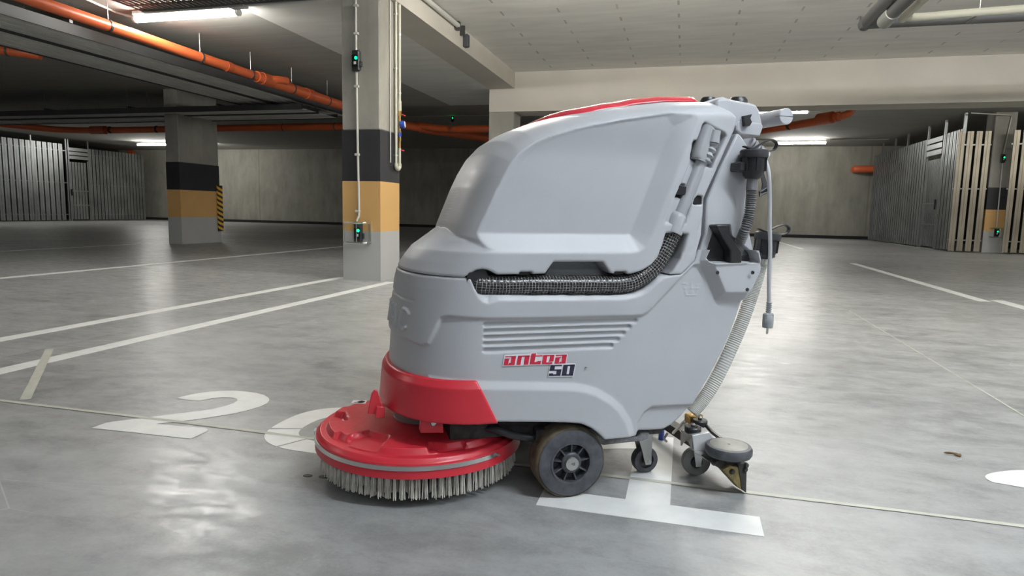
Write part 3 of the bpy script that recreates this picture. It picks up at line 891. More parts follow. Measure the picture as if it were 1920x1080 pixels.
def surface_net(xs, ys, zs, F):
    ins = F < 0
    nx, ny, nz = F.shape
    cells = (nx - 1, ny - 1, nz - 1)
    cnt = np.zeros(cells, np.uint8)
    for i in (0, 1):
        for j in (0, 1):
            for k in (0, 1):
                cnt += ins[i:nx - 1 + i, j:ny - 1 + j, k:nz - 1 + k]
    act = (cnt > 0) & (cnt < 8)
    I, J, K = np.nonzero(act)
    idx = np.full(cells, -1, np.int64); idx[I, J, K] = np.arange(len(I))
    acc = np.zeros((len(I), 3)); num = np.zeros(len(I))
    corners = [(i, j, k) for i in (0, 1) for j in (0, 1) for k in (0, 1)]
    for a in corners:
        for ax in range(3):
            if a[ax] == 1: continue
            b = list(a); b[ax] = 1
            fa = F[I + a[0], J + a[1], K + a[2]]; fb = F[I + b[0], J + b[1], K + b[2]]
            cr = (fa < 0) != (fb < 0)
            t = np.where(cr, fa / np.where(cr, fa - fb, 1), 0)
            pa = np.stack([xs[I + a[0]], ys[J + a[1]], zs[K + a[2]]], 1)
            pb = np.stack([xs[I + b[0]], ys[J + b[1]], zs[K + b[2]]], 1)
            p = pa + (pb - pa) * t[:, None]
            acc += np.where(cr[:, None], p, 0); num += cr
    V = acc / num[:, None]
    quads = []
    # edges along x
    c = ins[:-1, 1:-1, 1:-1] != ins[1:, 1:-1, 1:-1]
    i, j, k = np.nonzero(c); j += 1; k += 1; s = ins[i, j, k]
    q = np.stack([idx[i, j - 1, k - 1], idx[i, j, k - 1], idx[i, j, k], idx[i, j - 1, k]], 1); quads.append(np.where(s[:, None], q, q[:, ::-1]))
    c = ins[1:-1, :-1, 1:-1] != ins[1:-1, 1:, 1:-1]
    i, j, k = np.nonzero(c); i += 1; k += 1; s = ins[i, j, k]
    q = np.stack([idx[i - 1, j, k - 1], idx[i - 1, j, k], idx[i, j, k], idx[i, j, k - 1]], 1); quads.append(np.where(s[:, None], q, q[:, ::-1]))
    c = ins[1:-1, 1:-1, :-1] != ins[1:-1, 1:-1, 1:]
    i, j, k = np.nonzero(c); i += 1; j += 1; s = ins[i, j, k]
    q = np.stack([idx[i - 1, j - 1, k], idx[i, j - 1, k], idx[i, j, k], idx[i - 1, j, k]], 1); quads.append(np.where(s[:, None], q, q[:, ::-1]))
    return V, np.concatenate(quads)


def net_object(name, xs, ys, zs, F, material, parent, smooth=40, iters=1):
    V, Q = surface_net(xs, ys, zs, F)
    me = bpy.data.meshes.new(name)
    me.vertices.add(len(V)); me.vertices.foreach_set('co', V.ravel())
    me.loops.add(len(Q) * 4); me.loops.foreach_set('vertex_index', Q.ravel().astype(np.int32))
    me.polygons.add(len(Q)); me.polygons.foreach_set('loop_start', np.arange(0, len(Q) * 4, 4, dtype=np.int32))
    me.update(calc_edges=True); me.validate()
    me.materials.append(material)
    me.shade_smooth()
    o = bpy.data.objects.new(name, me); C.objects.link(o)
    if parent: o.parent = parent
    return o


YS = np.concatenate([np.arange(-.035, .09, .0035), np.arange(.092, .45, .012), np.arange(.452, .59, .007)])
XS0 = -0.20       # where the front rounding of the shell begins


def plan(x, y, z, xf, b=HW, xs=XS0, n=2.3):
    """approximate distance outside the rounded plan outline; xf = front x (array over z)"""
    a = xs - xf
    dy = np.abs(y - HW) / b
    dx = np.clip((xs - x) / a, 0, None)
    q = (dx ** n + dy ** n) ** (1 / n) - 1
    return q * np.where(dx > 0, (a * dx + b * dy) / (dx + dy + 1e-9) , b)


def arc_u(x, y, xf):
    """surface coordinate: equals x on the side, runs on round the nose"""
    a = XS0 - xf
    th = np.arctan2(np.clip((XS0 - x) / a, 0, None), np.clip(np.abs(y - HW) / HW, 1e-6, None))
    return np.where(x >= XS0, x, XS0 - th * .24)


def body_xf(z): return np.interp(z, [.15, .22, .325, .41, .54, .575], [-.455, -.452, -.443, -.438, -.422, -.414])


def px_u(px, py, off=0.0):
    """photo point -> (u, z) on the lower shell"""
    d = ray(px, py)
    D = np.array([d @ XM, d @ YM, d[2]]); Cc = L3(CAM)
    f = lambda t: (lambda p: plan(p[0], p[1], p[2], body_xf(p[2])))(Cc + D * t)
    t0 = (-.05 - Cc[1]) / D[1]; t1 = (.30 - Cc[1]) / D[1]
    ts = np.linspace(t0, t1, 240); prev = f(ts[0]); best = (ts[0], prev)
    for i in range(1, len(ts)):
        v = f(ts[i])
        if v < best[1]: best = (ts[i], v)
        if v <= 0:
            a_, b_ = ts[i - 1], ts[i]
            for _ in range(25):
                m_ = (a_ + b_) / 2
                if f(m_) <= 0: b_ = m_
                else: a_ = m_
            best = (b_, 0); break
    p = Cc + D * best[0]
    return (float(arc_u(p[0], p[1], body_xf(p[2]))), float(p[2]))


def shell_point(u, z, off=0.0):
    """(u, z) -> 3D point on the lower shell, pushed out by off"""
    xf = float(body_xf(z))
    if u >= XS0: return np.array([u, -off, z])
    th = (XS0 - u) / .24; a = XS0 - xf; n = 2.3
    c, s = math.sin(th), math.cos(th)      # dx ~ c, dy ~ s (in normalised space)
    k = (abs(c) ** n + abs(s) ** n) ** (-1 / n)
    dx, dy = c * k, s * k
    nx_, ny_ = dx ** (n - 1) / a, dy ** (n - 1) / HW
    l = math.hypot(nx_, ny_)
    return np.array([XS0 - a * dx - off * nx_ / l, HW - HW * dy - off * ny_ / l, z])


# ---- hose channel, shared by both shells (side view, px)
CH_OUT = [(873, 521), (878, 526), (884, 540), (890, 553), (896, 561), (905, 568), (914, 571), (925, 568), (935, 565), (1172, 563), (1192, 559), (1204, 555), (1222, 543), (1236, 530), (1250, 521), (1262, 516)]
CH_IN = [(876, 520), (882, 532), (889, 545), (893, 552), (900, 554), (1156, 555), (1190, 552), (1210, 544), (1226, 532), (1238, 518)]
def SS(pts): return [S(x, y) for x, y in pts]

# ---------------------------------------------------------------- lower body
print('sculpting lower body')
xs = np.arange(-.475, .53, .0025); zs = np.arange(.148, .645, .0025)
U2, Z2g = np.meshgrid(np.arange(-.62, .53, .002), zs, indexing='ij')
MOULD = [px_u(731, 618), px_u(750, 627), px_u(770, 638), px_u(790, 646), px_u(800, 643), px_u(811, 622), px_u(824, 593), px_u(840, 591), px_u(920, 596)] + SS([(1000, 595), (1204, 590), (1214, 585), (1281, 515), (1300, 495)])
MOULD[0] = (-.62, MOULD[0][1] - .0)
below = poly_sdf(MOULD + [(.6, .62), (.6, .1), (-.7, .1), (-.7, MOULD[0][1])], U2, Z2g)
inset = .007 * ramp(-below, .008) + .001
# wheel arch band (flares outwards again below)
ARCH = SS([(880, 715), (1011, 717), (1080, 719), (1100, 722), (1122, 728.5), (1150, 745), (1170, 763), (1185, 788), (1194, 818)])
archd = poly_sdf(ARCH + [S(1194, 850), S(1040, 850), S(800, 850), S(800, 715)], U2, Z2g)
inset -= .010 * ramp(-archd, .020) * (U2 > -.4)
LOBE = SS([(1195, 812), (1197, 795), (1209, 775), (1225, 763), (1297, 760), (1330, 759), (1330, 850), (1195, 850)])
lobed = poly_sdf(LOBE, U2, Z2g)
inset += .010 * ramp(-lobed, .008)
# cooling slots
for k in range(5):
    yl = (610.7, 622.8, 635, 646.8, 659)[k]; xr = (1198, 1187, 1175.5, 1164.4, 1153)[k]; yr = (602.5, 614, 625.8, 637.4, 649.4)[k]
    a, b = S(910, yl), S(xr - 4.5, yr)
    dl = line_dist([a, b], U2, Z2g) - .0070
    inset += .0075 * ramp(-dl, .0035)
# wash symbol in relief
def emb(pts, wd=.0012, dep=.0013):
    global inset
    dl = line_dist(SS(pts), U2, Z2g) - wd
    inset = inset - dep * ramp(-dl + .001, .002)
emb([(1286, 536), (1289, 554), (1308, 554), (1311, 536)]); emb([(1284, 541), (1314, 541)]); emb([(1282, 533), (1290, 533), (1290, 536)]); emb([(1308, 535), (1316, 535)])
emb([(1299, 531), (1299, 545), (1296, 549), (1299, 551), (1302, 549), (1299, 545)])
# nose: raised badge plate with two cut steps
BAD = [px_u(741, 553), px_u(757, 563), px_u(775, 568), px_u(778, 561), px_u(765, 557), px_u(745, 548)]
badd = poly_sdf([(-.62, BAD[0][1] + .01), BAD[5], BAD[4], BAD[3], BAD[2], BAD[1], BAD[0], (-.62, BAD[0][1] - .008)], U2, Z2g)
inset += .004 * ramp(-badd, .004)
# hose channel: soft lip then a deep trough
chp = SS(CH_OUT) + [S(1262, 470), S(873, 470)]
chd = poly_sdf(chp, U2, Z2g)
cin = SS(CH_IN) + [S(1240, 470), S(874, 470)]
cid = poly_sdf(cin, U2, Z2g)
inset += .010 * ramp(-chd, .014)
inset = np.where(cid < 0, inset + .058 * ramp(-cid, .006), inset)
# box around the rear pocket
BOX = SS([(1311, 489), (1343, 564), (1398, 565), (1412, 553), (1440, 500), (1425, 430), (1405, 405), (1330, 405)])
bxd = poly_sdf(BOX, U2, Z2g)
inset -= .026 * ramp(-bxd, .026)
# pocket itself
PKT = SS([(1342, 421), (1369, 421), (1371, 440), (1378, 448), (1403, 467), (1410, 474), (1414.5, 492), (1332, 493), (1324, 490), (1321, 484)])
pkd = poly_sdf(PKT, U2, Z2g)
inset = np.where(pkd < 0, inset + .05 * ramp(-pkd, .005), inset)
# outline (side view)
OUT = SS([(700, 792), (933, 791.5), (1030, 792), (1063.7, 793), (1090, 795), (1108, 802.6), (1123, 813.7), (1134, 825), (1178.5, 821), (1196, 820), (1204, 812),
          (1250, 810), (1266, 801), (1282.6, 786), (1301, 765), (1310, 747), (1334, 706), (1357.7, 661), (1372.5, 629), (1384, 596), (1394.7, 565), (1398, 562), (1408, 553), (1421, 502),
          (1416, 478), (1411, 455), (1406, 435), (1404, 425), (1330, 425), (1320, 437), (1303, 490), (1279, 514), (1262, 516)])
zsp = S(873, 522)[1]
OUT += [(.19, zsp), (-.7, zsp)]
outd = poly_sdf(OUT, U2, Z2g)

# relief word on the nose, laid out along the arc from far to near
uC, zC = px_u(769, 602)
WH = .050; cw = (uC + .577) * 2 / 5
LET = {'C': [[(.85, .85), (.6, 1), (.3, 1), (.1, .8), (.1, .2), (.3, 0), (.6, 0), (.85, .15)]], 'O': [[(.3, 1), (.65, 1), (.85, .8), (.85, .2), (.65, 0), (.3, 0), (.1, .2), (.1, .8), (.3, 1)]],
       'M': [[(.05, 0), (.1, 1), (.48, .25), (.86, 1), (.92, 0)]], 'A': [[(.05, 0), (.45, 1), (.9, 0)], [(.22, .35), (.74, .35)]]}
S1, Z1 = np.meshgrid(np.arange(-.24, .24, .002), zs, indexing='ij')
letd = np.full(S1.shape, 1e9)
for k_, ch_ in enumerate('COMAC'):
    for st_ in LET[ch_]:
        letd = np.minimum(letd, line_dist([((k_ - 2.5 + .08 + p[0] * .84) * cw + (p[1] - .5) * .008, zC + (p[1] - .5) * WH) for p in st_], S1, Z1))
let_tab = .0055 * ramp(.0054 - letd, .0020)

def lookup_s(tab, sv):
    f = (sv + .24) / .002
    i = np.clip(f.astype(np.int32), 0, tab.shape[0] - 2); t = np.clip(f - i, 0, 1)
    kz = np.broadcast_to(np.arange(tab.shape[1])[None, None, :], sv.shape)
    return tab[i, kz] * (1 - t) + tab[i + 1, kz] * t


def lookup(tab, u):
    """tab over (u-grid, z-grid) sampled at 3D u (same z axis)"""
    f = (u + .62) / .002
    i = np.clip(f.astype(np.int32), 0, tab.shape[0] - 2); t = np.clip(f - i, 0, 1)
    kz = np.broadcast_to(np.arange(tab.shape[1])[None, None, :], u.shape)
    return tab[i, kz] * (1 - t) + tab[i + 1, kz] * t

YF_ = np.concatenate([np.arange(-.035, .30, .0035), np.arange(.302, .45, .010), np.arange(.452, .59, .006)])
X, Y, Z = np.meshgrid(xs, YF_, zs, indexing='ij')
xf = body_xf(Z)
u = arc_u(X, Y, xf)
F = plan(X, Y, Z, xf) + lookup(inset, u) - np.where(X < -.3, lookup_s(let_tab, (u + .577) * np.where(Y < HW, 1, -1)), 0)
o2 = lookup(outd, np.where(X < -.3, -.25, X))
r_ = .006   # soft outer edge
F = np.maximum(np.maximum(F, o2), np.hypot(np.maximum(F + r_, 0), np.maximum(o2 + r_, 0)) - r_)
lower = net_object('lower_body', xs, YF_, zs, F, M['body'], R0)
del X, Y, Z, F, u, o2

# ---------------------------------------------------------------- red front skirt
print('sculpting skirt')
xs = np.arange(-.475, -.17, .0035); zs = np.arange(.205, .345, .003)
X, Y, Z = np.meshgrid(xs, YS, zs, indexing='ij')
zt, zb = S(895, 715)[1], S(933, 792)[1]
xa, xb = S(895, 715)[0], S(933, 792)[0]
F = plan(X, Y, Z, body_xf(Z)) - .010 + np.clip((Z - (zt - .018)) / .018, 0, 1) * .009
F = np.maximum(F, -(plan(X, Y, Z, body_xf(Z)) + .03))
F = np.maximum(F, np.maximum(Z - zt, zb - Z))
F = np.maximum(F, (X - (xa + (zt - Z) / (zt - zb) * (xb - xa))) * .85)
net_object('front_skirt', xs, YS, zs, F, M['red'], R0)
del X, Y, Z, F

# ---------------------------------------------------------------- upper tank
print('sculpting tank')
xs = np.arange(-.42, .45, .003); zs = np.arange(.558, 1.095, .003)
U2, Z2g = np.meshgrid(xs, zs, indexing='ij')
# centre profile of the dome
PROF = [(-.305, .50), (-.302, .672), (-.292, .70), (-.276, .74), (-.256, .79), (-.236, .833), (-.211, .875), (-.178, .910), (-.135, .938), (-.08, .960), (0, .984), (.1, 1.008), (.25, 1.030), (.35, 1.036), (.46, 1.038), (.5, .9), (.5, .5)]
dS = poly_sdf(PROF, U2, Z2g)
aR = np.interp(U2, [-.36, -.2, .0, .2, .45], [.135, .12, .095, .075, .060])
# side outline
TNK = SS([(700, 521), (873, 522), (886, 512), (895, 507), (905.5, 505), (916, 507), (925, 511), (932, 515.5), (974, 514.5), (975, 510), (998, 510), (999, 514.5), (1022, 513.5), (1025, 510),
          (1038.5, 491), (1131, 491), (1145, 512.5), (1153, 513), (1153.5, 509.5), (1174, 509.5), (1176, 514), (1186, 513.5), (1206, 507), (1222, 497), (1234, 483), (1243, 462), (1250, 438),
          (1262, 437), (1290, 440), (1284, 462), (1276, 486), (1262, 508), (1255, 515), (1278, 515), (1303, 490), (1318, 437), (1321, 373), (1378, 245)])
TNK += [S(1383, 220), S(1375, 209), S(1360, 197), (.41, 1.2), (-.5, 1.2), (-.5, .5)]
tdn = poly_sdf(TNK, U2, Z2g)
# inner panel
BRD = [(-.6, S(770, 462)[1]), S(904, 475)] + SS([(1181, 475), (1199, 472), (1211, 464), (1222, 445), (1233, 419), (1255, 360), (1300, 244), (1308, 224), (1309, 214), (1300, 207), (1285, 204)]) + [S(1270, 150), (-.6, 1.3)]
bd = poly_sdf(BRD, U2, Z2g)
gz_ = 1 - .6 * sramp(Z2g - .86, .12)
ins2 = .030 * gz_ * ramp(-bd, .046)
# dome side of the ridge comes outward again
RDG = SS([(902, 500), (902, 434), (909, 416), (925, 383), (941, 352), (959, 323), (972, 303), (989, 286), (1008, 268), (1033, 253), (1068, 240), (1107, 230), (1180, 217), (1270, 205), (1290, 195)])
rd = poly_sdf(RDG + [S(1290, 120), (-.7, 1.3), (-.7, .6), S(902, 500)], U2, Z2g)
off_ = np.interp(U2, [-.02, .12], [.006, .030]) * gz_ * sramp(Z2g - .672, .09)
ins2 = ins2 - np.where(rd < .012, off_ * ramp(.012 - rd, .016), 0) * ramp(-bd, .046)
# raised strip for the wand
def cut(pts, dep, wl=.004):
    global ins2
    dd = poly_sdf(SS(pts), U2, Z2g)
    ins2 = np.where(dd < 0, ins2 + dep * ramp(-dd, wl), ins2)
cut([(1318, 232), (1322, 229), (1361, 250), (1362, 256), (1334, 316), (1317, 308), (1332, 262), (1300, 262), (1294, 298), (1296, 300), (1302, 300), (1305, 282)], .040, .006)
cut([(1320, 230), (1361, 250), (1334, 316), (1300, 300), (1294, 296)], .030, .006)
cut([(1297, 296), (1324, 306), (1316, 330), (1300, 376), (1286, 420), (1246, 420), (1254, 400), (1262, 376), (1280, 340)], .014, .004)
cut([(1308, 366), (1318, 368), (1316, 384), (1300, 384), (1302, 374)], .03, .003)
cut([(1276, 345), (1290, 345), (1286, 372), (1268, 368)], .03, .003)
# flat wedge in the lower right corner
cut([(1298, 462), (1320, 375), (1320, 436), (1302, 470), (1294, 482), (1291, 474)], .004, .006)
X, Y, Z = np.meshgrid(xs, YS, zs, indexing='ij')
e3 = lambda a: a[:, None, :]
dy = np.abs(Y - HW) - HW
A = np.clip(e3(dS / aR) + 1, 0, None); B = np.clip(dy / .24 + 1, 0, None)
n_ = 2.6
dome = ((A ** n_ + B ** n_) ** (1 / n_) - 1) * .09
dome = np.maximum(dome, e3(dS)) 
# ledge and cowl below it
xfc = np.interp(Z, [.55, .58, .605, .632], [-.413, -.410, -.394, -.372])
pc = plan(X, Y, Z, xfc)
_d = np.clip(-pc, 0, .08)
_w = np.clip((XS0 - X) / .12, 0, 1)
zc = .632 + (1 - _w) * np.minimum(1.35 * _d, .0405 + .12 * (_d - .03)) + _w * .66 * _d
cowl = np.maximum(pc, (Z - zc) * .85)
cowl = np.maximum(cowl, Z - .70)
F = np.minimum(dome, cowl)
F = np.maximum(F, dy + e3(ins2))
F = np.maximum(F, -(HW - .0) + 0 * X - 1)
o2 = e3(tdn) + 0 * X
# cut-outs only reach a little way in; the outline behind them stays solid
# (lower cut-outs: 7 cm deep)
simple = SS([(700, 521), (873, 522), (1255, 515), (1278, 515), (1303, 490), (1320, 437), (1323, 373), (1380, 245)]) + [S(1383, 220), S(1375, 209), S(1360, 197), (.41, 1.2), (-.5, 1.2), (-.5, .5)]
sd = e3(poly_sdf(simple, U2, Z2g)) + 0 * X
deep = np.maximum(sd, -dy - HW + .0 + 0 * X - 1)
o2 = np.where(np.abs(Y - HW) < HW - .07, sd, o2)
r_ = .005
F = np.maximum(np.maximum(F, o2), np.hypot(np.maximum(F + r_, 0), np.maximum(o2 + r_, 0)) - r_)
net_object('recovery_tank', xs, YS, zs, F, M['body'], R0)
del X, Y, Z, F, A, B, dome, cowl, pc, zc, sd, deep, o2

def top_z(x, y):
    """height of the tank top at (x, y)"""
    n_ = 2.6
    px_ = [p[0] for p in PROF[1:15]]; pz_ = [p[1] for p in PROF[1:15]]
    zc = np.interp(x, px_, pz_); a = np.interp(x, [-.36, -.2, .0, .2, .45], [.135, .12, .095, .075, .060])
    B = max(0, (abs(y - HW) - HW) / .24 + 1)
    A = max(0, 1 - B ** n_) ** (1 / n_)
    return float(zc + (A - 1) * a)


# red lid on top
lid = MB(); NXL, NYL = 60, 40
x0, x1 = -.055, .355
top = []; 
for i in range(NXL + 1):
    s = i / NXL; x = x0 + (x1 - x0) * s
    hw_ = .185 * min(1, math.sqrt(max(0, 1 - (1 - min(1, s / .30)) ** 2)) * 1.0 + .0) if s < .30 else .185
    hw_ = max(hw_, .02)
    for j in range(NYL + 1):
        q = -1 + 2 * j / NYL; y = HW + q * hw_
        edge = min(1, (1 - abs(q)) * hw_ / .03, (s) * .48 / .03, (1 - s) * .48 / .012)
        h = .011 * math.sin(max(0, edge) * PI / 2) + .004 * sramp(np.array(s - .45), .12) + .004 * (1 - q * q) * (s > .1)
        if .10 < s < .42 and abs(q) > .30 and abs(q) < .72: h -= .004
        top.append((x, y, top_z(x, y) + h - .002))
lid.add(top, [(i * (NYL + 1) + j, (i + 1) * (NYL + 1) + j, (i + 1) * (NYL + 1) + j + 1, i * (NYL + 1) + j + 1) for i in range(NXL) for j in range(NYL)])
lo = lid.build('tank_lid', M['redlid'], R0, smooth=50)
sm = lo.modifiers.new('solid', 'SOLIDIFY'); sm.thickness = .006; sm.offset = -1

# ---------------------------------------------------------------- rear column and handle head
def side_prism(name, pts, y0, y1, m, parent=R0, bevel=.006, px=True, smooth=35):
    P = [S(*p, y0) if px else p for p in pts]
    return MB().prism([(a, y0, b) for a, b in P], (0, y1 - y0, 0)).build(name, m, parent, smooth=smooth, bevel=bevel)


side_prism('rear_column', [(1383, 249), (1389, 253), (1412, 287), (1410, 300), (1403, 320), (1401, 345), (1399, 380), (1402, 425), (1406, 437), (1413, 470), (1409, 480), (1300, 498), (1305, 489), (1323, 437), (1326, 373), (1352, 312)], .012, .528, M['body'], bevel=.005)
# handle head
head = side_prism('handle_head', [(1340, 215), (1344, 187), (1352, 184), (1366, 184), (1385, 189), (1410, 193), (1418, 196), (1425, 206), (1428, 220), (1431, 236), (1425, 255), (1388, 251), (1378, 240)], .025, .515, M['body'], bevel=.007)
side_prism('head_shoulder', [(1318, 194), (1332, 188), (1347, 183), (1357, 181), (1368, 186), (1366, 196), (1352, 199), (1344, 200)], .06, .48, M['body'], bevel=.005, parent=head)
side_prism('head_neck', [(1388, 250), (1412, 250), (1408, 266), (1410, 280), (1400, 290), (1392, 262)], .10, .44, M['body'], bevel=.004)
side_prism('head_foot', [(1384, 226), (1428, 230), (1432, 237), (1425, 256), (1389, 252), (1380, 243)], .0235, .5165, M['body'], bevel=.004, parent=head)
hp = MB().prism([S3(1396, 217, .012), S3(1410, 214, .012), S3(1407, 222, .012), S3(1410, 229, .012), S3(1406, 236, .012), S3(1397, 236, .012)], (0, .03, 0)).build('lever_pivot', M['black'], head)
# dashboard knobs on top
for (px_, yy_, w_) in ((1328, .12, .022), (1384, .16, .026)):
    a = S(px_, 186, yy_)
    MB().lathe([(w_, -.03), (w_, .004), (w_ * .8, .012), (0, .014)], 24, Matrix.Translation((a[0], yy_, a[1] - .008))).build('control_knob', M['black'], head)
# handle bar: flattened tube across the machine with a flat end cap
hx, hz = S(1475, 218, -.004)
bar = MB(); pts = []
for k in range(24):
    t = k / 23; pts.append((hx - .012 * math.sin(t * PI), .0 + t * .54, hz + .0 * t))
bar.tube(pts, .0205, 28)
bo = bar.build('handle_bar', M['body'], R0)
MB().lathe([(.0213, 0), (.0213, .004), (.0195, .0055), (0, .006)], 28, rotm((0, -1, 0), (hx, .002, hz))).build('end_cap', M['body'], bo)
MB().box(hx - .0215, hx + .0215, -.0045, .1, hz - .0004, hz + .0004).build('mould_seam', M['blackm'], bo, smooth=0)
MB().tube([(hx, .12, hz - .0), (hx - .05, .16, hz - .03)], .02, 12).tube([(hx, .42, hz), (hx - .05, .38, hz - .03)], .02, 12).build('handle_mount', M['body'], bo)

# ---------------------------------------------------------------- wand, vacuum hose in the channel
def P3(pts, y): return [S3(a, b, y) for a, b in pts]


hose_px = [(880, 531), (890, 532), (905, 534), (950, 535), (1000, 534), (1060, 534), (1120, 534), (1160, 533), (1185, 528), (1208, 515), (1228, 497), (1242, 475), (1252, 455), (1262, 434)]
hy = [.045, .035, .028] + [.026] * 11
path = bez([S3(a, b, y) for (a, b), y in zip(hose_px, hy)], 14)
def braid_material():
    m, t, b = newmat('black_hose_white_braid')
    uv = t.n('ShaderNodeUVMap').outputs[0]
    s = t.n('ShaderNodeSeparateXYZ', {0: uv})
    wob = t.math('MULTIPLY', t.math('SUBTRACT', t.noise(uv, 18, 3), .5), .5)
    wob2 = t.math('MULTIPLY', t.math('SUBTRACT', t.noise(uv, 11, 2), .5), .6)
    a = t.math('ABSOLUTE', t.math('SUBTRACT', t.math('FRACT', t.math('ADD', t.math('MULTIPLY', s.outputs[0], 125), wob)), .5))
    c = t.math('ABSOLUTE', t.math('SUBTRACT', t.math('FRACT', t.math('ADD', t.math('MULTIPLY', s.outputs[1], 22), wob2)), .5))
    ln = t.math('MAXIMUM', t.rng(a, .40, .47), t.rng(c, .42, .48))
    dirt = t.rng(t.noise(uv, 60, 4), .35, .6, .35, 1)
    col = t.mix(t.math('MULTIPLY', ln, dirt), (.012, .012, .014, 1), (.62, .60, .57, 1))
    t.t.links.new(col, b.inputs['Base Color']); b.inputs['Roughness'].default_value = .25
    bp = t.n('ShaderNodeBump', {'Strength': .8, 'Distance': .002, 'Height': ln}); t.t.links.new(bp.outputs[0], b.inputs['Normal'])
    return m


def uv_tube(name, pts, r, n, m, parent):
    mb = MB(); mb.tube(pts, r, n, caps=False); o = mb.build(name, m, parent)
    me = o.data; uvl = me.uv_layers.new(name='UVMap')
    L = [0]
    for i in range(1, len(pts)): L.append(L[-1] + float(np.linalg.norm(np.asarray(pts[i]) - np.asarray(pts[i - 1]))))
    for p in me.polygons:
        ks = [me.loops[l].vertex_index % n for l in p.loop_indices]
        wrap = max(ks) == n - 1 and min(ks) == 0
        for l in p.loop_indices:
            v = me.loops[l].vertex_index; i, k = divmod(v, n)
            kk = n if (wrap and k == 0) else k
            uvl.data[l].uv = (L[i], kk / n)
    return o


M['braid'] = braid_material()
rr = [.0235 * (1 + .025 * math.sin(i * 1.9)) for i in range(len(path))]
uv_tube('solution_hose', path, rr, 28, M['braid'], R0)
# dark hole where the hose goes in, and clips in the channel
MB().lathe([(.027, 0), (.027, .04)], 24, rotm((0, 1, 0), (*S3(896, 524, .012),))).build('hose_socket', M['black'], R0)
for k, (a, b) in enumerate(((985, 513), (1163, 512))):
    q = S(a, b)
    MB().box(q[0] - .015, q[0] + .015, .012, .05, q[1] - .006, q[1] + .006, ch=.002).build('hose_clip', M['black'], R0)
for k in range(5):
    q = S(1005 + k * 35, 551)
    MB().box(q[0] - .010, q[0] + .010, .008, .05, q[1] - .002, q[1] + .001).build('drain_slot_rib', M['black'], R0, smooth=0)
# handle recess back plate
MB().prism(P3([(1022, 516), (1038, 490), (1131, 490), (1147, 516)], .062), (0, .01, 0)).build('recess_back', M['bodyd'], R0, smooth=0)
MB().prism(P3([(872, 556), (872, 506), (1000, 514), (1180, 514), (1232, 487), (1246, 440), (1292, 440), (1262, 515), (1225, 545), (1180, 560)], .064), (0, .01, 0)).build('channel_back', M['black'], R0, smooth=0)

wand = MB().tube(P3([(1267, 420), (1318, 296)], .016), .0165, 24).build('suction_wand', M['greyt'], R0)
MB().tube(P3([(1261, 437), (1262.5, 433), (1263, 431), (1271, 407), (1272, 405), (1274, 401)], .016), [.023, .0235, .0225, .0225, .021, .017], 24).build('wand_collar', M['greyt'], wand)
el = MB()
el.tube(P3([(1309, 303), (1311.5, 297), (1312, 296), (1313, 293)], .016), [.0225, .023, .021, .017], 24)
ep = bez(P3([(1309, 298), (1314, 280), (1320, 262), (1326, 247), (1331, 239)], .012), 6)
el.tube(ep, [.0185, .0195, .020] + [.020] * (len(ep) - 5) + [.018, .012], 20)
el.build('wand_elbow', M['greyt'], wand)
cz = MB(); cp = bez(P3([(1322, 304), (1327, 292), (1333, 278), (1337, 265), (1338, 252)], .006), 8)
cz.tube(cp, [.0130 + .0028 * math.sin(i * 2 * PI / 6.3) for i in range(len(cp))], 20)
cz.tube(P3([(1336, 268), (1340, 245)], .002), [.0165, .0155], 20)
cz.build('wand_cuff', M['greyt'], wand)
for a, b, w_ in ((1278, 358, 10), (1308, 375, 10)):
    MB().prism(P3([(a - w_, b + 7), (a - w_ + 4, b - 12), (a + w_, b - 8), (a + w_ - 2, b + 8)], .006), (0, .03, 0)).build('wand_clip', M['black'], R0, bevel=.002)

# ---------------------------------------------------------------- rear pocket tray, squeegee-lift lever, cups, drain hoses
side = -.026
pk = MB().prism(P3([(1340, 420), (1370, 420), (1373, 442), (1403, 465), (1412, 474), (1416, 495), (1332, 495), (1320, 486)], .012), (0, .008, 0)).build('rear_pocket', M['blackm'], R0, smooth=0)
MB().prism([*P3([(1345, 421), (1369, 421), (1369, 440), (1391, 472), (1391, 493), (1370, 493), (1370, 470), (1342, 424)], side + .004)], (0, .035, 0)).build('lift_lever', M['black'], pk, bevel=.003)
for a, b in ((1345, 511), (1411, 511), (1401, 543)):
    q = S(a, b, side)
    MB().lathe([(.0052, 0), (.005, .0015), (.003, .002), (.0028, .0), (0, 0)], 12, rotm((0, -1, 0), (q[0], side - .0002, q[1]))).build('pocket_screw', M['darksteel'], R0)
q = S(1100, 691, 0)
MB().lathe([(.0028, 0), (.0026, .003), (0, .0034)], 12, rotm((0, -1, 0), (q[0], .006, q[1]))).build('shell_screw', M['steel'], R0)


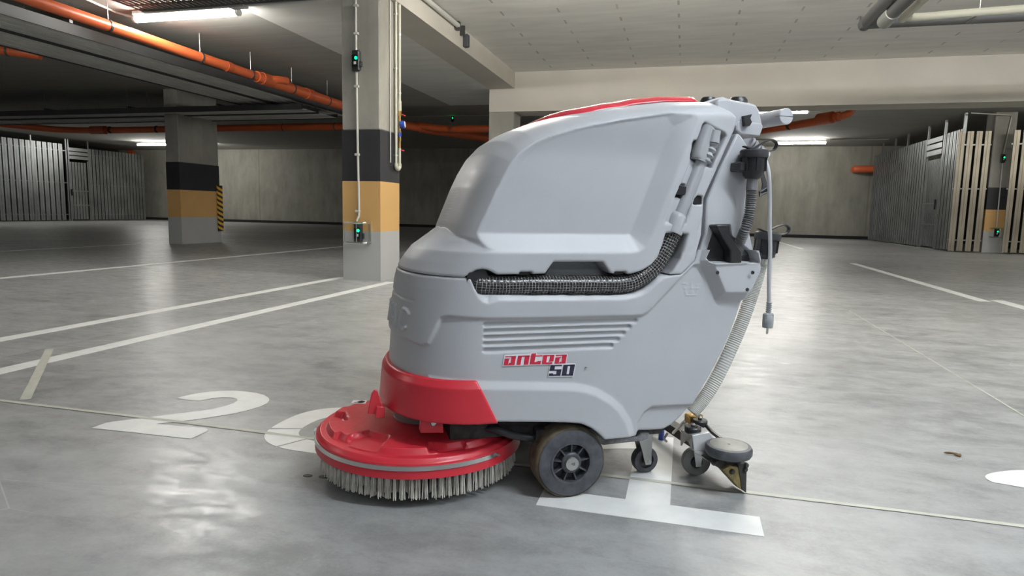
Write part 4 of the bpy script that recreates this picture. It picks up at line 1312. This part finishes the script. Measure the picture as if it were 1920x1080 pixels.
def cup(px_, py_, y, tilt, label):
    """black hose end plug: body, rim and a loop strap"""
    a = S(px_, py_, y)
    T = Matrix.Translation((a[0], y, a[1])) @ Matrix.Rotation(tilt, 4, 'Y') @ Matrix.Diagonal((1.22, 1.22, .98, 1))
    b_ = MB().lathe([(.014, -.042), (.020, -.034), (.0235, -.020), (.0235, .012), (.0275, .013), (.028, .030), (.026, .033), (0, .034)], 28, T)
    for k in range(6):
        ang = k * PI / 3 + .3
        b_.box(.0225, .0262, -.004, .004, -.022, .012, T @ Matrix.Rotation(ang, 4, 'Z'))
    o = b_.build('hose_plug', M['black'], R0)
    MB().lathe([(.0275, .012), (.0285, .014), (.0285, .030), (.027, .032), (.024, .032)], 28, T, caps=False).build('rim_band', M['blackm'], o)
    lp = bez([(-.026, 0, .040), (-.005, 0, .036), (.02, 0, .052), (.04, 0, .060), (.056, .004, .052), (.054, .008, .038), (.040, .008, .032), (.024, .006, .034)], 6)
    LP = [T @ Vector(p) for p in lp]
    st = MB()
    for i in range(len(LP) - 1):
        d_ = (LP[i + 1] - LP[i]).normalized(); nrm = d_.cross(Vector((0, 1, 0))).normalized() * .0014; w_ = Vector((0, .006, 0))
        pa, pb = LP[i] - d_ * .0006, LP[i + 1] + d_ * .0006
        st.add([pa - nrm - w_, pa + nrm - w_, pa + nrm + w_, pa - nrm + w_, pb - nrm - w_, pb + nrm - w_, pb + nrm + w_, pb - nrm + w_],
               [(0, 1, 2, 3), (4, 7, 6, 5), (0, 4, 5, 1), (1, 5, 6, 2), (2, 6, 7, 3), (3, 7, 4, 0)])
    st.build('strap_loop', M['blackm'], o)
    return o


c1 = cup(1413, 305, -.022, 0.0, '')
a = S(1394, 313, -.02)
MB().box(a[0] - .018, a[0] + .02, -.03, .012, a[1] - .012, a[1] + .012, ch=.003).build('plug_bracket', M['black'], c1)
# drain hose under the upper plug
MB().tube(P3([(1411, 333), (1409, 357)], -.022), [.0135, .0145], 20).build('hose_cuff', M['greyhose'], R0)
dp = bez(P3([(1409, 352), (1408, 375), (1404, 405), (1397, 430)], -.022) + [S3(1387, 455, -.002)], 32)
MB().tube(dp, [0.0122 + .0021 * math.sin(i * 2 * PI / 4.6) for i in range(len(dp))], 20).build('drain_hose', M['greyhose'], R0)
c2 = cup(1437, 458, .05, .10, '')
a = S(1432, 478, .05)
MB().lathe([(.026, -.006), (.026, .007)], 20, Matrix.Translation((a[0] + .004, .05, a[1] - .0))).box(a[0] - .045, a[0], .035, .065, a[1] - .006, a[1] + .007).build('plug_ring', M['blackm'], c2)
MB().tube(P3([(1432, 484), (1429, 495)], .05), .010, 16).build('hose_clamp', M['steel'], c2)
# pale corrugated hose down the back edge
bp_ = bez(P3([(1427, 493), (1418, 525), (1407, 560), (1391, 605), (1372, 650), (1346, 705), (1320, 747), (1298, 773)], .075), 50)
MB().tube(bp_, [.0180 + .0006 * (1 if (i // 2) % 2 else -1) for i in range(len(bp_))], 18).build('rear_drain_hose', M['palehose'], R0)
# strap with buckle
sb = MB().prism(P3([(1426, 322), (1432, 322), (1441, 350), (1438, 362), (1428, 362), (1430, 345)], .07), (0, .004, 0)).build('hose_strap', M['blackm'], R0, bevel=.001)
MB().tube([*P3([(1424, 360), (1441, 351), (1441, 359), (1424, 367), (1424, 360)], .066)], .0028, 8).build('buckle', M['black'], sb)

# power cable: coiled end, hanging run, plug
cable = MB()
cbp = bez([S3(1412, 272, .10), S3(1422, 285, .07), S3(1434, 298, .04), S3(1441, 325, .02), S3(1443, 370, .02), S3(1443, 420, .02), S3(1444, 470, .02), S3(1442, 520, .02), S3(1442, 566, .02)], 8)
cable.tube(cbp, .0054, 14)
co = cable.build('power_cable', mat('light_grey_cable', (.42, .42, .44), .4), R0)
coil = []
for i in range(160):
    t = i / 159; a_ = t * 2 * PI * 6
    cxp, czp = S(1402 + 32 * t, 266 + 30 * t, .10 - .06 * t)
    coil.append((cxp + .012 * math.cos(a_) * .6, .10 - .06 * t + .014 * math.sin(a_), czp + .014 * math.cos(a_)))
MB().tube(coil, .0042, 10).build('cable_coil', co.data.materials[0], co)
pgx, pgz = S(1440, 600, .02)
pm = mat('plug_grey', (.27, .28, .29), .4)
MB().box(-.014, .014, -.009, .009, -.018, .014, Matrix.Translation((pgx, .02, pgz + .006)), ch=.004).lathe([(.0135, -.021), (.0145, -.012), (.0145, .002), (.011, .012), (.006, .018), (.005, .02)], 20, Matrix.Translation((pgx, .02, pgz))).build('plug_body', pm, co)
sr = MB()
for k in range(5): sr.lathe([(.0078, -.0018), (.0078, .0018)], 14, Matrix.Translation((pgx, .02, pgz + .024 + k * .0058)))
sr.lathe([(.0062, 0), (.0052, .03)], 14, Matrix.Translation((pgx, .02, pgz + .018))).build('strain_relief', pm, co)
for dx_ in (-.0035, .0045): MB().tube([(pgx + dx_, .02 + dx_, pgz - .02), (pgx + dx_, .02 + dx_, pgz - .038)], .0021, 10).build('plug_pin', M['zinc'], co)

# ---------------------------------------------------------------- lettering
def text_faces(body, size=1.0, shear=0.0, extrude=0.0, res=3):
    cu = bpy.data.curves.new('letters', 'FONT'); cu.body = body; cu.size = size; cu.shear = shear; cu.resolution_u = res
    cu.align_x = 'CENTER'
    ob = bpy.data.objects.new('letters', cu); C.objects.link(ob)
    me = bpy.data.meshes.new_from_object(ob.evaluated_get(bpy.context.evaluated_depsgraph_get()))
    vs = [tuple(v.co) for v in me.vertices]; fs = [tuple(p.vertices) for p in me.polygons]
    bpy.data.objects.remove(ob); bpy.data.curves.remove(cu); bpy.data.meshes.remove(me)
    return vs, fs


# decal: block letters from strokes
def dq(px_, py_): return S(900 + px_ / 5.4, 560 + py_ / 5.4)
def dpoly(mb, pts, y): mb.prism([(dq(*p)[0], y, dq(*p)[1]) for p in pts], (0, .0006, 0))
DY = .0055
bg = MB()
dpoly(bg, [(233, 688), (252, 580), (262, 573), (515, 563), (522, 553), (580, 549), (585, 572), (880, 563), (897, 566), (892, 600), (880, 660), (972, 660), (979, 668), (955, 790), (945, 795), (705, 799), (695, 792), (716, 684), (722, 672), (245, 690)], DY)
dc = bg.build('side_decal', M['decalwhite'], R0, smooth=0)
rt = MB()
def letters(mb, polys, y=DY - .0008):
    for p in polys: dpoly(mb, p, y)
letters(rt, [
    [(243, 680), (256, 612), (300, 610), (288, 679)], [(262, 588), (372, 584), (370, 594), (260, 598)], [(325, 586), (372, 584), (355, 677), (312, 678)], [(300, 655), (318, 655), (314, 678), (288, 679)], [(256, 612), (312, 610), (310, 618), (255, 620)],
    [(375, 676), (392, 583), (432, 581), (415, 675)], [(392, 583), (510, 579), (508, 590), (430, 593)], [(462, 581), (510, 579), (494, 672), (448, 674)],
    [(507, 670), (528, 560), (575, 556), (553, 669)], [(520, 583), (640, 577), (638, 587), (518, 592)], [(550, 650), (590, 640), (590, 636), (624, 636), (618, 668), (545, 669)],
    [(632, 667), (648, 577), (690, 575), (674, 666)], [(648, 577), (760, 574), (758, 584), (646, 588)], [(718, 576), (760, 574), (750, 640), (700, 642), (702, 634), (708, 634)], [(672, 650), (740, 648), (738, 665), (670, 667)],
    [(760, 663), (772, 600), (815, 598), (803, 662)], [(775, 574), (888, 570), (886, 581), (773, 585)], [(840, 572), (888, 570), (872, 660), (830, 661)], [(815, 645), (834, 645), (830, 661), (803, 662)], [(772, 600), (828, 598), (826, 606), (771, 608)]])
rt.build('decal_name', M['decalred'], dc, smooth=0)
nb = MB()
letters(nb, [
    [(722, 677), (838, 675), (836, 688), (720, 690)], [(722, 677), (768, 676), (760, 726), (712, 728), (714, 722)], [(712, 722), (832, 720), (830, 734), (711, 736)], [(785, 722), (832, 720), (820, 784), (776, 785)], [(705, 772), (822, 770), (820, 786), (703, 788)], [(708, 762), (748, 761), (744, 788), (703, 788)],
    [(852, 675), (898, 674), (880, 785), (832, 786)], [(925, 673), (970, 671), (948, 783), (905, 784)], [(852, 675), (970, 671), (968, 684), (850, 688)], [(834, 772), (950, 769), (948, 783), (832, 786)]])
nb.build('decal_number', M['decalnavy'], dc, smooth=0)
# thin white notice strip on the tank shoulder
nt_ = MB()
for i in range(24):
    def q(k, e):
        x_ = .165 + (.335 - .165) * k / 24; y_ = .082 + e
        return (x_, y_, top_z(x_, y_) + .0012)
    nt_.add([q(i, 0), q(i + 1, 0), q(i + 1, .012), q(i, .012)], [(0, 1, 2, 3)])
ns = nt_.build('notice_strip', M['decalwhite'], R0, smooth=0)

# ---------------------------------------------------------------- brush deck
DCX, DCY, DR = -.349, .300, .282
ZR0, ZR1 = .085, .128
notches = []
def dk(px_, py_, z=.145): p = SZ(px_, py_, z); return (p[0] - DCX, p[1] - DCY)
notches = [[dk(655, 818), dk(688, 812), dk(728, 823), dk(708, 843), dk(645, 830)],
           [dk(803, 833), dk(872, 839), dk(882, 852), dk(800, 858)],
           [dk(604, 772), dk(645, 776), dk(652, 791), dk(608, 793)],
           [dk(683, 742), dk(690, 738), dk(700, 752), dk(690, 760), dk(672, 745)]]
NR, NA = 70, 300
rad = np.concatenate([np.linspace(0, .24, 34), np.linspace(.243, DR, 36)])
vs = []
ang = np.linspace(0, 2 * PI, NA, endpoint=False)
RR, AA = np.meshgrid(rad, ang, indexing='ij'); XX, YY = RR * np.cos(AA), RR * np.sin(AA)
wav = .256 - .012 * (np.cos(AA * 5 + .6) > .75)
hh = .132 + .016 * sramp(wav - RR, .010) + .010 * (1 - RR / DR)
for nn in notches:
    dn = poly_sdf(nn, XX, YY)
    hh = hh - np.clip(hh - .136, 0, .014) * sramp(-dn + .003, .007)
hh = np.minimum(hh, .132 - .012 * sramp(RR - (DR - .012), .012) + .2 * (RR < DR - .012))
vs = [(float(x), float(y), float(z)) for x, y, z in zip(XX.ravel(), YY.ravel(), hh.ravel())]
fs = [(i * NA + k, (i + 1) * NA + k, (i + 1) * NA + (k + 1) % NA, i * NA + (k + 1) % NA) for i in range(len(rad) - 1) for k in range(NA)]
dkm = MB(); dkm.add(vs, fs)
dkm.lathe([(DR, .1215), (DR + .003, ZR0 + .004), (DR + .003, ZR0), (DR - .004, ZR0), (DR - .004, .115)], NA, caps=False)
deck = dkm.build('brush_deck', M['red'], R0, smooth=50); deck.location = (DCX, DCY, 0)
def deck_ang(px_, py_, z=.112):
    p = SZ(px_, py_, z); return math.atan2(p[1] - DCY, p[0] - DCX)
a0, a1 = deck_ang(603, 806), deck_ang(943, 857)
if a0 > 0: a0 -= 2 * PI
MB().lathe([(DR + .0008, .106), (DR + .0045, .1062), (DR + .0038, .117), (DR + .0, .1172)], 90, None, a0, a1).build('steel_band', M['steel'], deck)
a_ = a1 + .01
MB().lathe([(.004, 0), (.004, .008), (.0025, .012), (0, .012)], 10, rotm((math.cos(a_), math.sin(a_), 0), ((DR + .002) * math.cos(a_), (DR + .002) * math.sin(a_), .112))).build('band_bolt', M['zinc'], deck)
MB().box(-.012, .012, -.001, .001, -.006, .006, Matrix.Translation(((DR + .006) * math.cos(a0 + .05), (DR + .006) * math.sin(a0 + .05), .112)) @ Matrix.Rotation(a0 + .05 + PI / 2, 4, 'Z')).build('band_clip', M['decalwhite'], deck)
# safety sticker on the deck
st_ = SZ(657, 753, .146); st_ = np.array([st_[0] - DCX, st_[1] - DCY]); st_ = st_ * min(1, .232 / np.hypot(*st_))
SM = Matrix.Translation((st_[0], st_[1], .1505)) @ Matrix.Rotation(-.25, 4, 'Z')
sk = MB().box(-.021, .021, -.016, .016, 0, .0008, SM).build('warning_sticker', M['decalwhite'], deck, smooth=0)
MB().lathe([(.009, .0009), (.0115, .0012), (.0115, .0009)], 20, SM @ Matrix.Translation((.006, 0, 0))).box(-.015, .018, -.002, .002, .0009, .0013, SM @ Matrix.Rotation(.5, 4, 'Z')).build('sticker_symbol', M['decalnavy'], sk, smooth=0)
# bristles
br = MB(); rb = random.Random(11)
for row, (Rb, cnt_) in enumerate(((.262, 88), (.225, 70), (.19, 50))):
    for k in range(cnt_):
        a_ = 2 * PI * (k + .5 * row) / cnt_ + rb.uniform(-.008, .008)
        cx_, cy_ = Rb * math.cos(a_), Rb * math.sin(a_)
        for h_ in range(15 if row == 0 else 4):
            q = rb.random() * 2 * PI; s_ = math.sqrt(rb.random())
            ox_, oy_ = .0035 * s_ * math.cos(q), .0035 * s_ * math.sin(q)
            fl = 1.9 + rb.random() * .5
            out_ = rb.uniform(.0, .006) - .002
            tx, ty = cx_ + ox_ * fl + math.cos(a_) * out_, cy_ + oy_ * fl + math.sin(a_) * out_
            zt_ = .024 + rb.random() * .006
            br.tube([(cx_ + ox_, cy_ + oy_, .10), ((cx_ + ox_ + tx) / 2, (cy_ + oy_ + ty) / 2, .06), (tx, ty, zt_)], [.0014, .0016, .0012], 5, caps=False)
bo2 = br.build('bristle_ring', M['bristle'], deck, smooth=60); bo2['kind'] = 'stuff'
MB().lathe([(.05, .10), (.27, .10), (.27, .092), (.05, .092)], 60, caps=False).build('brush_backing', M['blackm'], deck)
cl = L3(onz(822, 936)); MB().box(-.006, .006, -.004, .004, 0, .018, ch=.003).tube([(0, 0, .01), (.002, 0, .03)], .005, 8).build('bristle_tuft', M['bristle'], deck).location = (cl[0] - DCX, cl[1] - DCY, .004)
# brackets, motor
tb = MB().prism([S3(689, 776, .16), S3(697, 738, .16), S3(703, 731, .16), S3(708, 734, .16), S3(716, 764, .16), S3(720, 778, .16)], (0, .012, 0)).build('deck_lug', M['red'], deck, bevel=.002)
for o_ in (tb,): o_.location = (-DCX, -DCY, 0)
t2 = MB().prism([S3(703, 784, .15), S3(706, 762, .15), S3(722, 763, .15), S3(721, 784, .15)], (0, .03, 0)).build('deck_lug', M['red'], deck, bevel=.002); t2.location = (-DCX, -DCY, 0)
t3 = MB().prism([S3(788, 812, .06), S3(791, 782, .06), S3(830, 784, .06), S3(832, 812, .06)], (0, .03, 0)).build('deck_bracket', M['red'], deck, bevel=.002); t3.location = (-DCX, -DCY, 0)
q = S(812, 792, .06); b_ = MB().lathe([(.0085, 0), (.0085, .005), (.006, .009), (0, .009)], 14, rotm((0, -1, 0), (q[0], .06, q[1]))).build('bracket_bolt', M['zinc'], t3)
M['motor'] = mat('grey_motor_cover', (.30, .295, .28), .5)
q = SZ(763, 792, .15)
MB().lathe([(.105, .13), (.105, .158), (.102, .160), (.102, .164), (.105, .166), (.105, .195), (.09, .20)], 40, Matrix.Translation((DCX + .005, .29, 0)) @ Matrix.Diagonal((.76, .76, 1, 1))).build('brush_motor', M['motor'], R0)
MB().lathe([(.03, .15), (.03, .24)], 16, Matrix.Translation((-.36, .38, 0))).build('lift_spring', M['darksteel'], R0)

# ---------------------------------------------------------------- chassis, wheels, casters
MB().box(-.30, .26, .09, .45, .15, .21).box(-.08, .28, .06, .48, .135, .17).build('chassis', M['dirt'], R0, smooth=0)
side_prism('chassis_plate', [(1100, 806), (1108, 803), (1134, 822), (1195, 819), (1203, 811), (1218, 811), (1216, 822), (1205, 827), (1132, 835), (1125, 832)], .03, .05, M['dustybk'], bevel=.003)
side_prism('frame_bracket', [(994, 792), (1006, 792), (1006, 816), (1003, 822)], .10, .14, M['zinc'], bevel=.001)
MB().tube(bez([S3(895, 800, .12), S3(930, 806, .08), S3(965, 816, .07), S3(1003, 821, .08), S3(1030, 816, .15)], 8), .0105, 14).build('suction_hose', M['darkhose'], R0)
MB().tube([S3(940, 796, .1), S3(941, 806, .1)], .002, 6).build('bracket_pin', M['zinc'], R0)


def drive_wheel(y0, y1, parent=R0, sgn=1):
    """solid tyre with nine spokes; outer face at y0"""
    r = .0935
    T = Matrix.Translation((0.001, y0, r)) @ Matrix.Rotation(PI / 2, 4, 'X')      # local +z -> -y
    w_ = abs(y1 - y0)
    t = MB().lathe([(.052, -w_), (.086, -w_), (.0925, -w_ + .006), (.0935, -w_ * .5), (.0925, -.008), (.087, -.001), (.078, .0015), (.053, .0005), (.052, -.03), (.052, -w_)], 64, T, caps=False).build('drive_wheel', M['rubber'], parent)
    MB().lathe([(.0928, -w_ + .005), (.0945, -w_ + .012), (.0945, -.012), (.0925, -.0055), (.089, -.0015)], 64, T, caps=False).build('tyre_tread', M['tread'], t)
    MB().lathe([(.0525, .0), (.0555, .0022), (.050, .001), (.049, -.03)], 48, T, caps=False).lathe([(.050, -.028), (.020, -.028)], 48, T, caps=False).build('rim_ring', M['rubber'], t)
    sp = MB()
    for k in range(9):
        sp.box(.022, .052, -.0018, .0018, -.028, -.004, T @ Matrix.Rotation(k * 2 * PI / 9 + .15, 4, 'Z'))
    sp.build('spokes', M['rubber'], t, smooth=0)
    MB().lathe([(.027, -.028), (.027, -.002), (.024, .001), (.0195, .001), (.0195, -.01)], 32, T, caps=False).build('hub', M['rubber'], t)
    MB().lathe([(.0182, -.02), (.0182, .004), (.017, .0065), (.006, .0065), (.0055, .004), (.002, .004), (.0018, .0), (0, 0)], 32, T).build('axle_cap', M['zinc'], t)
    return t


drive_wheel(.012, .085)
drive_wheel(.455, .53)
MB().tube([(.001, .085, .0935), (.001, .455, .0935)], .012, 12).build('axle', M['dirt'], R0)


def wheel(cx, cy, r, w_, yaw, m, name='caster_wheel', parent=R0, rim=.6, rimm='black'):
    T = Matrix.Translation((cx, cy, r)) @ Matrix.Rotation(yaw, 4, 'Z') @ Matrix.Rotation(PI / 2, 4, 'X')
    h = w_ / 2
    o = MB().lathe([(r * rim, -h), (r * .94, -h), (r, -h * .5), (r, h * .5), (r * .94, h), (r * rim, h), (r * rim, -h)], 40, T, caps=False).build(name, m, parent)
    MB().lathe([(0, -h * .6), (r * rim, -h * .6), (r * rim, h * .6), (r * .3, h * .6), (r * .3, h * .95), (0, h * .95)], 32, T).build('wheel_core', M[rimm], o)
    return o


# black caster
cg = L3(onz(1207, 884)); rC = .0375
wheel(cg[0], cg[1], rC, .026, 0.0, M['rubber'])
fk = MB()
for s_ in (-1, 1):
    yq = cg[1] + s_ * .019
    fk.prism([(cg[0] - .035, yq - .0015, .118), (cg[0] + .012, yq - .0015, .118), (cg[0] + .012, yq - .0015, rC - .010), (cg[0] - .006, yq - .0015, rC - .010), (cg[0] - .02, yq - .0015, .075)], (0, .003, 0))
fk.box(cg[0] - .035, cg[0] + .012, cg[1] - .02, cg[1] + .02, .116, .122)
fk.build('caster_fork', M['zinc'], R0, bevel=.001)
MB().lathe([(.0062, 0), (.0062, .005), (0, .005)], 6, rotm((0, -1, 0), (cg[0] + .004, cg[1] - .0205, rC))).build('fork_bolt', M['zinc'], R0)
MB().lathe([(.02, .12), (.02, .14)], 20, Matrix.Translation((cg[0] - .01, cg[1], 0))).build('caster_swivel', M['zinc'], R0)
wheel(cg[0], .41, rC, .026, 0.0, M['rubber'])
MB().box(cg[0] - .03, cg[0] + .012, .39, .43, .08, .15).build('caster_fork', M['zinc'], R0)

# squeegee assembly
sg = L3(onz(1303, 889)); rS = .040
sw = wheel(sg[0], sg[1], rS, .024, -.35, M['gwheel'], rimm='blackm', rim=.42)
fb = MB()
for s_ in (-1, 1):
    T = Matrix.Translation((sg[0], sg[1], 0)) @ Matrix.Rotation(-.35, 4, 'Z')
    fb.add([T @ Vector(p) for p in [(-.012, s_ * .018, .085), (.014, s_ * .018, .085), (.012, s_ * .018, .030), (-.002, s_ * .018, .028)]] + [T @ Vector(p) for p in [(-.012, s_ * .0155, .085), (.014, s_ * .0155, .085), (.012, s_ * .0155, .030), (-.002, s_ * .0155, .028)]],
           [(0, 1, 2, 3), (7, 6, 5, 4), (0, 4, 5, 1), (1, 5, 6, 2), (2, 6, 7, 3), (3, 7, 4, 0)])
fb.build('squeegee_fork', M['zinc'], R0, smooth=0)
YQ = .03
def W(px_, py_, y=YQ): return S3(px_, py_, y)
# cast bracket over the wheel
ck = MB()
ck.prism([W(1278, 807, .10), W(1300, 815, .02), W(1330, 811, .02), W(1322, 803, .05), W(1310, 797, .10)], (0, 0, -.006))
ck.prism([W(1298, 816, .015), W(1331, 811, .015), W(1337, 821, .0), W(1346, 838, -.02), W(1330, 847, -.01), W(1301, 846, .015)], (0, .012, 0))
ck.prism([W(1276, 806, .10), W(1298, 816, .015), W(1298, 846, .015), W(1290, 828, .04), W(1284, 826, .05), W(1279, 836, .08), W(1276, 836, .10)], (.004, .006, 0))
ck.prism([W(1301, 846, .012), W(1330, 845, .0), W(1350, 862, -.03), W(1356, 866, -.04), W(1345, 872, -.04), W(1330, 862, -.02)], (0, 0, -.006))
ck.build('squeegee_bracket', M['cast'], R0, bevel=.0015)
k1 = W(1299, 806, .05)
for nm, (kx, ky), yk, rk in (('a', (1299, 805), .05, .0225), ('b', (1312, 792), .10, .0215)):
    k_ = W(kx, ky, yk)
    kn = MB().lathe([(rk * .9, -.009), (rk, -.006), (rk, .006), (rk * .9, .009), (.006, .009), (.006, .013), (0, .013)], 28, Matrix.Translation(k_)).build('adjusting_knob', M['black'], R0)
    MB().lathe([(.006, .009), (.0055, .016), (0, .017)], 8, Matrix.Translation(k_)).build('knob_nut', M['zinc'], kn)
kb = W(1311, 781, .10); MB().lathe([(.0025, -.012), (.0025, .0), (.0055, .002), (.006, .006), (.004, .01), (0, .011)], 14, Matrix.Translation(kb)).build('ball_stud', M['zinc'], R0)
kg = W(1302, 786, .13); MB().box(-.022, .016, -.01, .02, -.02, .014, Matrix.Translation(kg), ch=.003).tube([Vector(kg) + Vector((-.02, 0, 0)), Vector(kg) + Vector((.02, 0, .012))], .011, 12).build('brass_coupling', M['brass'], R0)
MB().tube([W(1322, 796, .09), W(1336, 811, .05), W(1352, 823, .0)], .0055, 10).build('support_arm', M['black'], R0)
MB().tube([W(1282, 800, .12), W(1290, 796, .12)], .006, 10).tube([W(1262, 812, .20), W(1283, 790, .12)], .004, 8).build('link_rod', M['zinc'], R0)
# bumper rollers
rc = S3(1366, 843, -.06)
rl = MB().lathe([(.048, -.0135), (.056, -.012), (.0595, -.006), (.0595, .006), (.056, .0125), (.0485, .0145)], 48, Matrix.Translation(rc)).build('bumper_roller', M['rubber'], R0)
M['roldisc'] = mat('worn_grey_disc', (.24, .235, .21), .45, noise=(40, .15))
MB().lathe([(.0485, .0), (.0485, .0142), (.0475, .0148), (.004, .0148), (.0035, .012), (0, .012)], 48, Matrix.Translation(rc)).build('roller_disc', M['roldisc'], rl)
rf = S3(1245, 829, .55)
rl2 = MB().lathe([(.048, -.0135), (.056, -.012), (.0595, -.006), (.0595, .006), (.056, .0125), (.0485, .0145)], 40, Matrix.Translation(rf)).build('bumper_roller', M['rubber'], R0)
MB().lathe([(.0485, .0), (.0485, .0142), (0, .0148)], 40, Matrix.Translation(rf)).build('roller_disc', M['roldisc'], rl2)
# curved squeegee bar with two blades
def sq(t, off=0.0, z=0.0):
    """t from -1 (near end) to 1 (far end); a shallow arc whose ends point forward-out"""
    y_ = HW + t * .335
    x_ = .455 + off + .0 * t * t
    return (x_, y_, z)
sbm = MB()
for k in range(24):
    a_, b_ = -1 + 2 * k / 24, -1 + 2 * (k + 1) / 24
    for (o0, o1, z0, z1) in ((-.030, .004, .070, .080), (-.004, .004, .035, .075)):
        A_, B2 = sq(a_), sq(b_)
        sbm.add([(A_[0] + o0, A_[1], z0), (A_[0] + o1, A_[1], z0), (A_[0] + o1, A_[1], z1), (A_[0] + o0, A_[1], z1), (B2[0] + o0, B2[1], z0), (B2[0] + o1, B2[1], z0), (B2[0] + o1, B2[1], z1), (B2[0] + o0, B2[1], z1)],
                [(0, 1, 2, 3), (4, 7, 6, 5), (0, 4, 5, 1), (1, 5, 6, 2), (2, 6, 7, 3), (3, 7, 4, 0)])
sbm.build('squeegee_bar', M['dirt'], R0, smooth=0)
e_ = -.068
bl = MB(); bl.prism([S3(1355, 881, e_), S3(1368, 874, e_), S3(1384, 876, e_), S3(1392, 902, e_), S3(1389, 918, e_)], (0, .03, 0)).build('squeegee_blade', M['blade'], R0, smooth=0)
b2 = MB(); b2.prism([S3(1384, 872, e_ - .002), S3(1396, 868, e_ - .002), S3(1400, 880, e_ - .002), S3(1399, 924, e_ - .002), S3(1391, 914, e_ - .002)], (0, .06, 0)).build('squeegee_blade', M['dirt'], R0, smooth=0)
MB().prism([S3(1333, 866, e_ + .01), S3(1352, 861, e_ + .01), S3(1392, 862, e_ + .01), S3(1401, 870, e_ + .01), S3(1400, 884, e_ + .01), S3(1388, 880, e_ + .01), S3(1360, 880, e_ + .01), S3(1345, 876, e_ + .01)], (0, .05, 0)).build('blade_holder', M['dirt'], R0, bevel=.002)
for a, b in ((1340, 868), (1372, 884), (1398, 872), (1396, 880)):
    q = S3(a, b, e_)
    MB().lathe([(.007, -.006), (.008, 0), (.006, .006)], 10, rotm((.3, -1, 0), q)).build('clamp_nut', M['dirt'], R0)
MB().tube([(rc[0], rc[1], .09), (rc[0], rc[1], rc[2])], .010, 12).build('roller_pin', M['dirt'], R0)
MB().tube([(rf[0], rf[1], .06), (rf[0], rf[1], rf[2])], .010, 12).build('roller_pin', M['dirt'], R0)
q = S3(1240, 815, .35); MB().lathe([(.009, -.02), (.009, .02)], 14, Matrix.Translation(q)).build('solenoid', M['blue'], R0)
q = S3(1252, 821, .30); MB().tube(bez([S3(1252, 812, .3), S3(1246, 822, .3), S3(1250, 828, .3)], 4), .004, 8).build('drain_spout', M['zinc'], R0)
